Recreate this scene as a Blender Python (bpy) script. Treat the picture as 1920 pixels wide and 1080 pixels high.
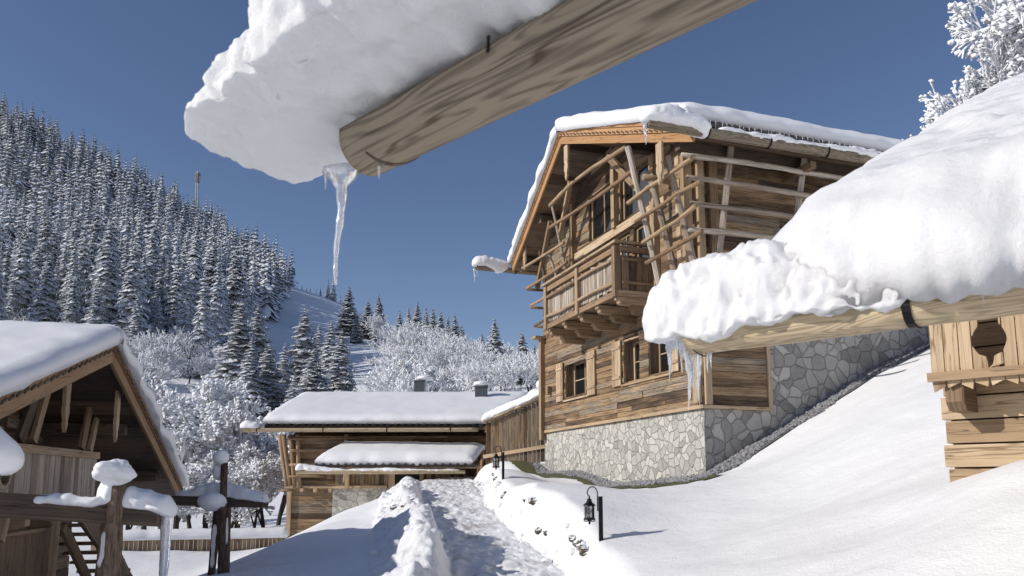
import bpy, math, random
import numpy as np
from mathutils import Matrix, Vector

# ------------------------------------------------------------------ camera, sky, sun, exposure
scene = bpy.context.scene
for o in list(bpy.data.objects):
    bpy.data.objects.remove(o)
R = math.radians
H = 1.7                     # eye height; all heights below are relative to the eye, H is added when placing
PITCH, FOC, YC = R(7.9), 1495.0, 698.0
cam_d = bpy.data.cameras.new('camera')
cam = bpy.data.objects.new('camera', cam_d)
scene.collection.objects.link(cam)
scene.camera = cam
cam.location = (0, 0, H)
cam.rotation_euler = (R(90) + PITCH, 0, 0)
cam_d.sensor_width = 36
cam_d.lens = FOC / 1920 * 36
cam_d.shift_y = (YC - 540) / 1920
cam_d.clip_start = 0.05
cam_d.clip_end = 5000
cam_d.dof.use_dof = True
cam_d.dof.focus_distance = 20
cam_d.dof.aperture_fstop = 5.6

SUN_EL, SUN_AZ = R(28), R(18)            # the sun stands left of the camera and a little behind it
sun_vec = Vector((-math.cos(SUN_AZ) * math.cos(SUN_EL), -math.sin(SUN_AZ) * math.cos(SUN_EL), math.sin(SUN_EL)))
world = bpy.data.worlds.new('World')
scene.world = world
world.use_nodes = True
wn = world.node_tree
bg = wn.nodes['Background']
sky = wn.nodes.new('ShaderNodeTexSky')
sky.sky_type = 'NISHITA'
sky.sun_disc = False
sky.sun_elevation = SUN_EL
sky.sun_rotation = math.atan2(sun_vec.x, sun_vec.y)
sky.altitude = 1200
sky.dust_density = 0.4
sky.ozone_density = 1.5
hsv = wn.nodes.new('ShaderNodeHueSaturation')
hsv.inputs['Saturation'].default_value = 1.08
hsv.inputs['Value'].default_value = 1.0
wn.links.new(sky.outputs[0], hsv.inputs['Color'])
tint = wn.nodes.new('ShaderNodeMix')
tint.data_type = 'RGBA'
tint.blend_type = 'MULTIPLY'
tint.inputs[0].default_value = 1.0
tint.inputs[7].default_value = (1.06, 0.94, 0.98, 1)
wn.links.new(hsv.outputs[0], tint.inputs[6])
wn.links.new(tint.outputs[2], bg.inputs[0])
bg.inputs[1].default_value = 0.09
sun_d = bpy.data.lights.new('sun', 'SUN')
sun = bpy.data.objects.new('sun', sun_d)
scene.collection.objects.link(sun)
sun_d.energy = 3.5
sun_d.angle = R(0.5)
sun_d.color = (1.0, 0.94, 0.86)
sun.rotation_euler = sun_vec.to_track_quat('Z', 'Y').to_euler()
sun.location = (-20, -10, 30)
scene.view_settings.view_transform = 'Standard'
scene.view_settings.look = 'None'
scene.view_settings.gamma = 1
scene.view_settings.exposure = 0.15

# ------------------------------------------------------------------ helpers
rng = random.Random(7)
nr = np.random.RandomState(11)


def ray(px, py):
    u = (px - 960) / FOC
    v = (YC - py) / FOC
    return np.array([u, math.cos(PITCH) - v * math.sin(PITCH), math.sin(PITCH) + v * math.cos(PITCH)])


def P(px, py, Y):
    d = ray(px, py)
    return d * (Y / d[1])


class Frame:
    """A building's own axes: origin (relative to the eye) and a turn about the vertical."""
    def __init__(s, o, deg, unit=1.0):
        s.unit = unit                 # metres per unit of the frame
        s.o = np.array([o[0], o[1], 0.0])
        t = R(deg)
        s.a = np.array([math.cos(t), math.sin(t), 0])
        s.b = np.array([-math.sin(t), math.cos(t), 0])
        s.rot = t
        s.M = Matrix.Translation((o[0], o[1], H)) @ Matrix.Rotation(t, 4, 'Z') @ Matrix.Scale(unit, 4)

    def onx(s, px, py, c):
        d = ray(px, py)
        t = ((s.o + s.a * c * s.unit) @ s.a) / (d @ s.a)
        q = (d * t - s.o) / s.unit
        return (c, float(q @ s.b), float(d[2] * t) / s.unit)

    def ony(s, px, py, c):
        d = ray(px, py)
        t = ((s.o + s.b * c * s.unit) @ s.b) / (d @ s.b)
        q = (d * t - s.o) / s.unit
        return (float(q @ s.a), c, float(d[2] * t) / s.unit)

    def w(s, x, y, z=0):
        q = s.o + s.a * x + s.b * y
        return (float(q[0]), float(q[1]), z)


W = Frame((0, 0), 0)


def _h(ix, iy, iz, seed):
    n = (ix * 374761393 + iy * 668265263 + iz * 2147483647 + seed * 1274126177) & 0xffffffff
    n = ((n ^ (n >> 13)) * 1274126177) & 0xffffffff
    n = ((n ^ (n >> 16)) * 2246822519) & 0xffffffff
    return ((n ^ (n >> 15)) & 0xffff) / 32767.5 - 1.0


def vnoise(p, seed=0):
    p = np.asarray(p, dtype=float)
    i = np.floor(p).astype(np.int64)
    f = p - i
    f = f * f * (3 - 2 * f)
    r = 0
    for dx in (0, 1):
        for dy in (0, 1):
            for dz in (0, 1):
                w = (f[..., 0] if dx else 1 - f[..., 0]) * (f[..., 1] if dy else 1 - f[..., 1]) * (f[..., 2] if dz else 1 - f[..., 2])
                r = r + w * _h(i[..., 0] + dx, i[..., 1] + dy, i[..., 2] + dz, seed)
    return r


def fbm(p, scale=1.0, octv=3, seed=0, gain=0.5):
    p = np.asarray(p, dtype=float) * scale
    a, r = 1.0, 0
    for k in range(octv):
        r = r + a * vnoise(p, seed + k * 17)
        p = p * 2.03 + 5.1
        a *= gain
    return r


ROOT = {}


def link(o):
    scene.collection.objects.link(o)
    return o


def tag(o, label=None, cat=None, group=None, kind=None, category=None):
    cat = cat or category
    if label: o['label'] = label
    if cat: o['category'] = cat
    if group: o['group'] = group
    if kind: o['kind'] = kind
    return o


def thing(name, label, cat, F=W, base=(0, 0, 0), group=None):
    o = link(bpy.data.objects.new(name, None))
    M = F.M @ Matrix.Translation(base)
    o.location = M.to_translation()
    o.rotation_euler = (0, 0, F.rot)
    M = Matrix.Translation(M.to_translation()) @ Matrix.Rotation(F.rot, 4, 'Z')
    o.empty_display_size = 0.3
    ROOT[o.name] = M
    return tag(o, label, cat, group)


class MB:
    """Collects shapes; build() links them as ONE mesh object, with grain UVs and a random pair per piece."""
    def __init__(s):
        s.v = []; s.f = []; s.uv = []; s.rn = []; s.mi = []; s.n = 0; s.m = 0

    def add(s, V, F_, UV=None, rnd=None, mi=None):
        V = np.asarray(V, dtype=float).reshape(-1, 3)
        s.v.append(V)
        if rnd is None: rnd = (rng.random(), rng.random())
        for k, f in enumerate(F_):
            s.f.append([i + s.n for i in f])
            s.uv.append(UV[k] if UV is not None else [(V[i][0], V[i][1]) for i in f])
            s.rn.append(rnd)
            s.mi.append(s.m if mi is None else mi)
        s.n += len(V)

    def beam(s, p0, p1, w, h, up=(0, 0, 1), taper=1.0, roll=0, jit=0.0):
        p0 = np.array(p0, float); p1 = np.array(p1, float)
        d = p1 - p0; L = np.linalg.norm(d)
        if L < 1e-5: return
        d = d / L; up = np.array(up, float)
        sx = np.cross(d, up)
        if np.linalg.norm(sx) < 1e-4: sx = np.cross(d, np.array([0, 1.0, 0]))
        sx /= np.linalg.norm(sx); uz = np.cross(sx, d)
        V = []
        for q, k in ((p0, 1.0), (p1, taper)):
            for a, b in ((-1, -1), (1, -1), (1, 1), (-1, 1)):
                V.append(q + sx * a * w / 2 * k * (1 + jit * rng.uniform(-1, 1)) + uz * b * h / 2 * k * (1 + jit * rng.uniform(-1, 1)))
        Fs = [(0, 1, 5, 4), (1, 2, 6, 5), (2, 3, 7, 6), (3, 0, 4, 7), (3, 2, 1, 0), (4, 5, 6, 7)]
        UV = [[(0, 0), (0, w), (L, w), (L, 0)], [(0, w), (0, w + h), (L, w + h), (L, w)],
              [(0, w + h), (0, 2 * w + h), (L, 2 * w + h), (L, w + h)], [(0, 2 * w + h), (0, 2 * w + 2 * h), (L, 2 * w + 2 * h), (L, 2 * w + h)],
              [(0, 0), (.02, 0), (.02, h), (0, h)], [(0, 0), (.02, 0), (.02, h), (0, h)]]
        s.add(V, Fs, UV)

    def box(s, x0, x1, y0, y1, z0, z1, ax=None):
        d = (abs(x1 - x0), abs(y1 - y0), abs(z1 - z0))
        if ax is None: ax = d.index(max(d))
        c = ((x0 + x1) / 2, (y0 + y1) / 2, (z0 + z1) / 2)
        if ax == 0: s.beam((x0, c[1], c[2]), (x1, c[1], c[2]), d[1], d[2])
        elif ax == 1: s.beam((c[0], y0, c[2]), (c[0], y1, c[2]), d[0], d[2])
        else: s.beam((c[0], c[1], z0), (c[0], c[1], z1), d[0], d[1], up=(0, 1, 0))

    def tube(s, pts, rad, n=8, noise=0.0, cap=True, seg=0.25, ns=6.0, seed=3, arc=None):
        pts = [np.array(p, float) for p in pts]
        if isinstance(rad, (int, float)): rad = [rad] * len(pts)
        Q, RR, LL = [], [], []
        tot = 0
        for i in range(len(pts) - 1):
            L = np.linalg.norm(pts[i + 1] - pts[i]); k = max(1, int(L / seg))
            for j in range(k):
                t = j / k
                Q.append(pts[i] * (1 - t) + pts[i + 1] * t); RR.append(rad[i] * (1 - t) + rad[i + 1] * t); LL.append(tot + L * t)
            tot += L
        Q.append(pts[-1]); RR.append(rad[-1]); LL.append(tot)
        Q = np.array(Q); m = len(Q)
        V = np.zeros((m, n, 3))
        up = np.array([0.0, 0, 1])
        for i in range(m):
            d = Q[min(i + 1, m - 1)] - Q[max(i - 1, 0)]
            d = d / (np.linalg.norm(d) + 1e-9)
            ref = up if abs(d[2]) < 0.95 else np.array([0, 1.0, 0])
            a = np.cross(d, ref); a /= np.linalg.norm(a); b = np.cross(a, d)
            for j in range(n):
                th = 2 * math.pi * j / n
                V[i, j] = Q[i] + (a * math.cos(th) + b * math.sin(th)) * RR[i]
        if noise:
            nn = fbm(V.reshape(-1, 3), ns, 2, seed).reshape(m, n, 1)
            V = V + (V - Q[:, None, :]) * nn * noise
        Fs, UV = [], []
        r0 = max(rad) * 2 * math.pi / n
        for i in range(m - 1):
            for j in range(n):
                k = (j + 1) % n
                Fs.append((i * n + j, i * n + k, (i + 1) * n + k, (i + 1) * n + j))
                UV.append([(LL[i], j * r0), (LL[i], (j + 1) * r0), (LL[i + 1], (j + 1) * r0), (LL[i + 1], j * r0)])
        if cap:
            Fs.append(tuple(range(n - 1, -1, -1))); UV.append([(0.01 * math.cos(6.28 * j / n), .1 * math.sin(6.28 * j / n)) for j in range(n)])
            Fs.append(tuple((m - 1) * n + j for j in range(n))); UV.append([(0.01 * math.cos(6.28 * j / n), .1 * math.sin(6.28 * j / n)) for j in range(n)])
        s.add(V.reshape(-1, 3), Fs, UV)

    def loft(s, G, cap=True, wrap=True, rnd=(.5, .5)):
        m, n = G.shape[:2]
        Fs = []
        for i in range(m - 1):
            for j in range(n if wrap else n - 1):
                k = (j + 1) % n
                Fs.append((i * n + j, i * n + k, (i + 1) * n + k, (i + 1) * n + j))
        if cap and wrap:
            Fs.append(tuple(range(n - 1, -1, -1))); Fs.append(tuple((m - 1) * n + j for j in range(n)))
        s.add(G.reshape(-1, 3), Fs, None, rnd)

    def prism(s, poly, axis, c0, c1, grain=0):
        """poly in the two other axes, pushed from c0 to c1 along axis"""
        def mk(p, c):
            q = [0, 0, 0]; o = [k for k in range(3) if k != axis]
            q[o[0]], q[o[1]] = p; q[axis] = c
            return q
        n = len(poly)
        V = [mk(p, c0) for p in poly] + [mk(p, c1) for p in poly]
        Fs = [tuple(range(n)), tuple(range(2 * n - 1, n - 1, -1))] + [(i, i + n, (i + 1) % n + n, (i + 1) % n) for i in range(n)]
        g = (lambda p: (p[1], p[0])) if grain else (lambda p: (p[0], p[1]))
        UV = [[g(p) for p in poly], [g(p) for p in reversed(poly)]]
        for i in range(n):
            a, b = poly[i], poly[(i + 1) % n]; L = math.dist(a, b)
            UV.append([(0, 0), (0, abs(c1 - c0)), (L, abs(c1 - c0)), (L, 0)])
        s.add(V, Fs, UV)

    def build(s, name, mat, parent=None, F=W, smooth=False, loc=None, **kw):
        V = np.concatenate(s.v)
        M = np.array(F.M)
        V = V @ M[:3, :3].T + M[:3, 3]
        if parent is not None:
            r = parent
            while r.parent is not None: r = r.parent
            I = np.array(ROOT[r.name].inverted())
            V = V @ I[:3, :3].T + I[:3, 3]
            L0 = None
        else:
            if loc is None:
                mn, mx = V.min(0), V.max(0)
                L0 = np.array([(mn[0] + mx[0]) / 2, (mn[1] + mx[1]) / 2, mn[2]])
            else:
                L0 = np.array(loc)
            V = V - L0
        me = bpy.data.meshes.new(name)
        me.from_pydata(V.tolist(), [], s.f)
        u1 = me.uv_layers.new(name='UVMap')
        u1.data.foreach_set('uv', np.array([c for f in s.uv for q in f for c in q], dtype=np.float32))
        u2 = me.uv_layers.new(name='rnd')
        u2.data.foreach_set('uv', np.array([c for f, r in zip(s.f, s.rn) for _ in f for c in r], dtype=np.float32))
        for m_ in (mat if isinstance(mat, (list, tuple)) else [mat]):
            me.materials.append(m_)
        if any(s.mi): me.polygons.foreach_set('material_index', s.mi)
        if smooth: me.polygons.foreach_set('use_smooth', [True] * len(me.polygons))
        me.update()
        o = link(bpy.data.objects.new(name, me))
        if parent is not None: o.parent = parent
        else:
            o.location = L0
            ROOT[o.name] = Matrix.Translation(L0)
        if kw: tag(o, **kw)
        return o


def ss(x, a, b):
    t = np.clip((x - a) / (b - a), 0, 1)
    return t * t * (3 - 2 * t)


# ------------------------------------------------------------------ materials
def newmat(name):
    m = bpy.data.materials.new(name)
    m.use_nodes = True
    nt = m.node_tree
    b = nt.nodes['Principled BSDF']
    return m, nt, b


def nd(nt, typ, **kw):
    n = nt.nodes.new(typ)
    for k, v in kw.items():
        if k.startswith('i_'):
            key = k[2:].replace('_', ' ')
            n.inputs[key].default_value = v
        else:
            setattr(n, k, v)
    return n


def ramp(nt, stops, interp='LINEAR'):
    r = nt.nodes.new('ShaderNodeValToRGB')
    r.color_ramp.interpolation = interp
    el = r.color_ramp.elements
    while len(el) < len(stops): el.new(0.5)
    for e, (p, c) in zip(el, stops):
        e.position = p
        e.color = (c[0], c[1], c[2], 1) if len(c) == 3 else c
    return r


def mixc(nt, a, b, fac, mode='MIX'):
    m = nt.nodes.new('ShaderNodeMix'); m.data_type = 'RGBA'; m.blend_type = mode
    for s_, v in ((m.inputs[0], fac), (m.inputs[6], a), (m.inputs[7], b)):
        if hasattr(v, 'links') or hasattr(v, 'is_linked'): nt.links.new(v, s_)
        elif isinstance(v, (int, float)): s_.default_value = v
        else: s_.default_value = (*v, 1)
    return m.outputs[2]


def mth(nt, op, a, b=None, clamp=False):
    m = nt.nodes.new('ShaderNodeMath'); m.operation = op; m.use_clamp = clamp
    for s_, v in zip(m.inputs, (a, b)):
        if v is None: continue
        if hasattr(v, 'is_linked'): nt.links.new(v, s_)
        else: s_.default_value = v
    return m.outputs[0]


def wood(name, cols, var=1.0, grain=0.45, rough=0.75, gsc=(1.3, 26.0), bump=0.35, rings=False):
    """cols: tones a board can have (darker first); the tone is picked per board, the grain runs along it"""
    m, nt, b = newmat(name)
    L = nt.links
    uv = nd(nt, 'ShaderNodeUVMap', uv_map='UVMap'); rd = nd(nt, 'ShaderNodeUVMap', uv_map='rnd')
    off = nd(nt, 'ShaderNodeVectorMath', operation='SCALE'); off.inputs[3].default_value = 53.0
    L.new(rd.outputs[0], off.inputs[0])
    add = nd(nt, 'ShaderNodeVectorMath', operation='ADD'); L.new(uv.outputs[0], add.inputs[0]); L.new(off.outputs[0], add.inputs[1])
    mp = nd(nt, 'ShaderNodeMapping'); L.new(add.outputs[0], mp.inputs[0]); mp.inputs['Scale'].default_value = (gsc[0], gsc[1], 1)
    n1 = nd(nt, 'ShaderNodeTexNoise'); n1.inputs['Scale'].default_value = 1.0; n1.inputs['Detail'].default_value = 6; n1.inputs['Roughness'].default_value = .65; n1.inputs['Distortion'].default_value = .6
    L.new(mp.outputs[0], n1.inputs[0])
    mp2 = nd(nt, 'ShaderNodeMapping'); L.new(add.outputs[0], mp2.inputs[0]); mp2.inputs['Scale'].default_value = (.9, 5, 1)
    n2 = nd(nt, 'ShaderNodeTexNoise'); n2.inputs['Scale'].default_value = 1.0; n2.inputs['Detail'].default_value = 4
    L.new(mp2.outputs[0], n2.inputs[0])
    sep = nd(nt, 'ShaderNodeSeparateXYZ'); L.new(rd.outputs[0], sep.inputs[0])
    k = len(cols)
    fac = mth(nt, 'ADD', mth(nt, 'MULTIPLY', sep.outputs[0], var), mth(nt, 'MULTIPLY', mth(nt, 'SUBTRACT', n2.outputs[0], .5), .9), True)
    rp = ramp(nt, [(i / max(1, k - 1), c) for i, c in enumerate(cols)]); L.new(fac, rp.inputs[0])
    g = n1.outputs[0]
    if rings:
        mp3 = nd(nt, 'ShaderNodeMapping'); L.new(add.outputs[0], mp3.inputs[0]); mp3.inputs['Scale'].default_value = (.55, 6.5, 1)
        n3 = nd(nt, 'ShaderNodeTexNoise'); n3.inputs['Scale'].default_value = 1.0; n3.inputs['Detail'].default_value = 2; n3.inputs['Distortion'].default_value = .15
        L.new(mp3.outputs[0], n3.inputs[0])
        sw = mth(nt, 'SINE', mth(nt, 'MULTIPLY', n3.outputs[0], 130.0))
        g = mth(nt, 'ADD', mth(nt, 'MULTIPLY', n1.outputs[0], .8), mth(nt, 'MULTIPLY', mth(nt, 'ADD', sw, 1.0), .11))
    dk = ramp(nt, [(.34, (1 - grain,) * 3), (.56, (1.0, 1.0, 1.0))]); L.new(g, dk.inputs[0])
    col = mixc(nt, rp.outputs[0], dk.outputs[0], 1.0, 'MULTIPLY')
    # drying cracks along the grain
    mpc = nd(nt, 'ShaderNodeMapping'); L.new(add.outputs[0], mpc.inputs[0]); mpc.inputs['Scale'].default_value = (.55, 9.0, 1)
    nc = nd(nt, 'ShaderNodeTexNoise'); nc.inputs['Scale'].default_value = 1.0; nc.inputs['Detail'].default_value = 3; L.new(mpc.outputs[0], nc.inputs[0])
    cr = ramp(nt, [(.004, (.3, .25, .2)), (.016, (1, 1, 1))]); L.new(mth(nt, 'ABSOLUTE', mth(nt, 'SUBTRACT', nc.outputs[0], .56)), cr.inputs[0])
    col = mixc(nt, col, cr.outputs[0], .75, 'MULTIPLY')
    # knots
    mpk = nd(nt, 'ShaderNodeMapping'); L.new(add.outputs[0], mpk.inputs[0]); mpk.inputs['Scale'].default_value = (1.6, 5.0, 1)
    vo = nd(nt, 'ShaderNodeTexVoronoi'); vo.inputs['Scale'].default_value = 1.0; L.new(mpk.outputs[0], vo.inputs[0])
    kr = ramp(nt, [(.03, (.35, .28, .22)), (.09, (1, 1, 1))]); L.new(vo.outputs['Distance'], kr.inputs[0])
    col = mixc(nt, col, kr.outputs[0], .8, 'MULTIPLY')
    L.new(col, b.inputs['Base Color'])
    b.inputs['Roughness'].default_value = rough
    b.inputs['Specular IOR Level'].default_value = .25
    bp = nd(nt, 'ShaderNodeBump'); bp.inputs['Strength'].default_value = bump; bp.inputs['Distance'].default_value = .01
    L.new(g, bp.inputs['Height']); L.new(bp.outputs[0], b.inputs['Normal'])
    return m


def snow_mat(name, sc=1.0, strength=.5, sss=0.0, dist=.03, dirt=None, col=(.84, .85, .865), fine=.2):
    m, nt, b = newmat(name)
    L = nt.links
    g = nd(nt, 'ShaderNodeNewGeometry')
    n1 = nd(nt, 'ShaderNodeTexNoise'); n1.inputs['Scale'].default_value = 3.0 * sc; n1.inputs['Detail'].default_value = 6; n1.inputs['Roughness'].default_value = .6
    n2 = nd(nt, 'ShaderNodeTexNoise'); n2.inputs['Scale'].default_value = 60 * sc; n2.inputs['Detail'].default_value = 3
    L.new(g.outputs['Position'], n1.inputs[0]); L.new(g.outputs['Position'], n2.inputs[0])
    hsum = mth(nt, 'ADD', n1.outputs[0], mth(nt, 'MULTIPLY', n2.outputs[0], fine))
    bp = nd(nt, 'ShaderNodeBump'); bp.inputs['Strength'].default_value = strength; bp.inputs['Distance'].default_value = dist / sc
    L.new(hsum, bp.inputs['Height']); L.new(bp.outputs[0], b.inputs['Normal'])
    b.inputs['Base Color'].default_value = (*col, 1)
    b.inputs['Roughness'].default_value = .55
    b.inputs['Specular IOR Level'].default_value = .3
    if sss:
        b.inputs['Subsurface Weight'].default_value = sss
        b.inputs['Subsurface Radius'].default_value = (.03, .035, .04)
        b.inputs['Subsurface Scale'].default_value = 1.0
    if dirt:
        n3 = nd(nt, 'ShaderNodeTexNoise'); n3.inputs['Scale'].default_value = dirt[0]; n3.inputs['Detail'].default_value = 8; n3.inputs['Roughness'].default_value = .7
        L.new(g.outputs['Position'], n3.inputs[0])
        r = ramp(nt, [(dirt[1], (0, 0, 0)), (dirt[2], (1, 1, 1))]); L.new(n3.outputs[0], r.inputs[0])
        L.new(mixc(nt, col, dirt[3], r.outputs[0]), b.inputs['Base Color'])
    return m


def frosted(name, dark, lo=.05, hi=.35, nsc=3.0, amt=.5, snow=(.86, .88, .91)):
    """snow lies on what faces up, the dark needles or bark show elsewhere"""
    m, nt, b = newmat(name)
    L = nt.links
    g = nd(nt, 'ShaderNodeNewGeometry')
    sp = nd(nt, 'ShaderNodeSeparateXYZ'); L.new(g.outputs['Normal'], sp.inputs[0])
    tc = nd(nt, 'ShaderNodeTexCoord')
    n = nd(nt, 'ShaderNodeTexNoise'); n.inputs['Scale'].default_value = nsc; n.inputs['Detail'].default_value = 3
    L.new(tc.outputs['Object'], n.inputs[0])
    v = mth(nt, 'ADD', sp.outputs[2], mth(nt, 'MULTIPLY', mth(nt, 'SUBTRACT', n.outputs[0], .5), amt * 2))
    r = ramp(nt, [(0, (0, 0, 0)), (1, (1, 1, 1))]); mr = nd(nt, 'ShaderNodeMapRange'); mr.inputs['From Min'].default_value = lo; mr.inputs['From Max'].default_value = hi
    L.new(v, mr.inputs[0])
    L.new(mixc(nt, dark, snow, mr.outputs[0]), b.inputs['Base Color'])
    b.inputs['Roughness'].default_value = .8
    b.inputs['Specular IOR Level'].default_value = .15
    return m


def plain(name, c, rough=.5, metal=0.0, spec=.5):
    m, nt, b = newmat(name)
    b.inputs['Base Color'].default_value = (*c, 1); b.inputs['Roughness'].default_value = rough; b.inputs['Metallic'].default_value = metal
    b.inputs['Specular IOR Level'].default_value = spec
    n = nd(nt, 'ShaderNodeTexNoise'); n.inputs['Scale'].default_value = 12; n.inputs['Detail'].default_value = 5
    tc = nd(nt, 'ShaderNodeTexCoord'); nt.links.new(tc.outputs['Object'], n.inputs[0])
    r = ramp(nt, [(.3, tuple(x * .75 for x in c)), (.7, tuple(min(1, x * 1.2) for x in c))]); nt.links.new(n.outputs[0], r.inputs[0])
    nt.links.new(r.outputs[0], b.inputs['Base Color'])
    return m


def stone_mat(name, cols, mortar, sc=2.6, bump=.6):
    m, nt, b = newmat(name)
    L = nt.links
    g = nd(nt, 'ShaderNodeTexCoord')
    nz = nd(nt, 'ShaderNodeTexNoise'); nz.inputs['Scale'].default_value = 1.6; nz.inputs['Detail'].default_value = 2
    L.new(g.outputs['Object'], nz.inputs[0])
    wv = nd(nt, 'ShaderNodeVectorMath', operation='MULTIPLY_ADD'); L.new(nz.outputs[1], wv.inputs[0]); wv.inputs[1].default_value = (.35, .35, .35); L.new(g.outputs['Object'], wv.inputs[2])
    v1 = nd(nt, 'ShaderNodeTexVoronoi', feature='DISTANCE_TO_EDGE'); v1.inputs['Scale'].default_value = sc; v1.inputs['Randomness'].default_value = .95
    v2 = nd(nt, 'ShaderNodeTexVoronoi', feature='F1'); v2.inputs['Scale'].default_value = sc; v2.inputs['Randomness'].default_value = .95
    for v in (v1, v2): L.new(wv.outputs[0], v.inputs[0])
    sp = nd(nt, 'ShaderNodeSeparateColor'); L.new(v2.outputs['Color'], sp.inputs[0])
    nf = nd(nt, 'ShaderNodeTexNoise'); nf.inputs['Scale'].default_value = 9; nf.inputs['Detail'].default_value = 8; nf.inputs['Roughness'].default_value = .7
    L.new(g.outputs['Object'], nf.inputs[0])
    fac = mth(nt, 'ADD', mth(nt, 'MULTIPLY', sp.outputs[0], .75), mth(nt, 'MULTIPLY', mth(nt, 'SUBTRACT', nf.outputs[0], .35), .7), True)
    rp = ramp(nt, [(i / (len(cols) - 1), c) for i, c in enumerate(cols)]); L.new(fac, rp.inputs[0])
    mr = ramp(nt, [(.006, (0, 0, 0)), (.022, (1, 1, 1))]); L.new(v1.outputs[0], mr.inputs[0])
    L.new(mixc(nt, mortar, rp.outputs[0], mr.outputs[0]), b.inputs['Base Color'])
    b.inputs['Roughness'].default_value = .85
    mb = ramp(nt, [(.0, (0, 0, 0)), (.06, (1, 1, 1))]); L.new(v1.outputs[0], mb.inputs[0])
    hh = mth(nt, 'ADD', mb.outputs[0], mth(nt, 'MULTIPLY', nf.outputs[0], .6))
    bp = nd(nt, 'ShaderNodeBump'); bp.inputs['Strength'].default_value = bump; bp.inputs['Distance'].default_value = .045
    L.new(hh, bp.inputs['Height']); L.new(bp.outputs[0], b.inputs['Normal'])
    return m


def ice_mat():
    m, nt, b = newmat('ice')
    b.inputs['Base Color'].default_value = (.93, .96, 1, 1)
    b.inputs['Roughness'].default_value = .12
    b.inputs['IOR'].default_value = 1.31
    b.inputs['Transmission Weight'].default_value = .75
    n = nd(nt, 'ShaderNodeTexNoise'); n.inputs['Scale'].default_value = 30; n.inputs['Detail'].default_value = 3
    g = nd(nt, 'ShaderNodeNewGeometry'); nt.links.new(g.outputs['Position'], n.inputs[0])
    bp = nd(nt, 'ShaderNodeBump'); bp.inputs['Strength'].default_value = .5; bp.inputs['Distance'].default_value = .02
    nt.links.new(n.outputs[0], bp.inputs['Height']); nt.links.new(bp.outputs[0], b.inputs['Normal'])
    return m


RECL = [(.085, .058, .04), (.19, .125, .075), (.31, .205, .115), (.39, .27, .155), (.27, .225, .175), (.48, .35, .215)]
M_recl = wood('reclaimed_planks', RECL, .85, .62, gsc=(1.6, 30))
M_recl_dark = wood('dark_old_planks', [(.10, .07, .05), (.19, .13, .085), (.28, .195, .125), (.17, .135, .11)], 1.0, .5)
M_new = wood('fresh_larch_boards', [(.42, .235, .11), (.50, .29, .14), (.58, .36, .185)], 1.0, .22)
M_tan = wood('pale_spruce_boards', [(.34, .24, .145), (.47, .35, .225), (.58, .45, .30)], 1.0, .25)
M_grey = wood('weathered_grey_timber', [(.22, .175, .135), (.36, .29, .225), (.48, .41, .33), (.56, .50, .43)], 1.0, .5)
M_pole = wood('peeled_poles', [(.18, .11, .065), (.33, .22, .13), (.46, .33, .20)], 1.0, .45)
M_beam = wood('brown_timber', [(.22, .15, .09), (.36, .25, .155), (.46, .34, .22)], 1.0, .4)
M_dkbeam = wood('dark_timber', [(.07, .052, .04), (.12, .09, .068), (.17, .13, .095)], 1.0, .4)
M_gutter = wood('pale_gutter_log', [(.50, .40, .26), (.60, .49, .33)], .5, .42, gsc=(.7, 34), rings=True)
M_gutter_dark = wood('grey_gutter_log', [(.26, .215, .155), (.36, .30, .22)], .4, .6, gsc=(.7, 34), rings=True)  # gutter log wood in darker, greyer tones
M_barkpost = wood('bark_post', [(.11, .08, .06), (.22, .155, .11), (.34, .25, .18)], .6, .6, gsc=(8, 16), bump=.8)
M_snow = snow_mat('fresh_snow', 1.0, .35)
M_snowroof = snow_mat('roof_snow', 1.6, .35)
M_snownear = snow_mat('gutter_snow', 5.0, .85, sss=0.3, dist=.09, fine=.45)
M_ground = snow_mat('snow_ground', .7, .5, dist=.05)
M_path = snow_mat('trodden_snow', 2.6, .9, dist=.12, dirt=(1.7, .52, .72, (.36, .33, .31)))
M_berm = snow_mat('ploughed_snow', 2.2, .9, dist=.09, dirt=(1.3, .64, .74, (.22, .17, .13)))
M_stone_lit = stone_mat('quarry_stone_lit', [(.24, .238, .22), (.40, .39, .355), (.50, .49, .445), (.60, .585, .53)], (.47, .465, .43), 4.6, .8)  # sunlit copy of the stone, the light painted into its paler tones
M_stone = stone_mat('quarry_stone_shaded', [(.21, .20, .185), (.34, .325, .30), (.45, .43, .395), (.55, .525, .48)], (.34, .33, .31), 3.6, .8)  # darker copy of the same stone, shade of the side wall put into the colour
M_metal = plain('black_iron', (.018, .018, .02), .45, .8)
M_tile = plain('dark_roof_tiles', (.03, .026, .025), .4)
M_flue = plain('grey_sheet_metal', (.12, .13, .14), .45, .6)
M_tower = plain('galvanised_steel', (.30, .31, .33), .5, .3)
M_ice = ice_mat()
M_glass = plain('window_glass', (.012, .014, .016), .04, 0, 1.0)
M_lampglass = plain('lantern_glass', (.6, .6, .6), .05, 0, .8)
M_lampglass.node_tree.nodes['Principled BSDF'].inputs['Transmission Weight'].default_value = 1.0
M_candle = plain('white_candle', (.7, .66, .55), .6)
M_gravel = plain('grey_gravel', (.27, .27, .28), .9)
M_grass = plain('winter_turf', (.085, .085, .03), .95)
M_snowrock = frosted('snowy_rock', (.11, .09, .07), .25, .55, 4.0, .7)
M_rock = stone_mat('brown_rock', [(.05, .042, .035), (.12, .10, .08), (.20, .17, .14)], (.04, .035, .03), 5, 1.0)
M_spruce = frosted('snowy_spruce', (.05, .064, .068), -.95, .0, 7.0, .75)
M_spruce_far = frosted('snowy_far_spruce', (.055, .07, .08), -.95, .1, 7.0, .75)
M_frost = frosted('frosted_twigs', (.13, .115, .105), -1.2, -.3, 8.0, .6)
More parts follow.
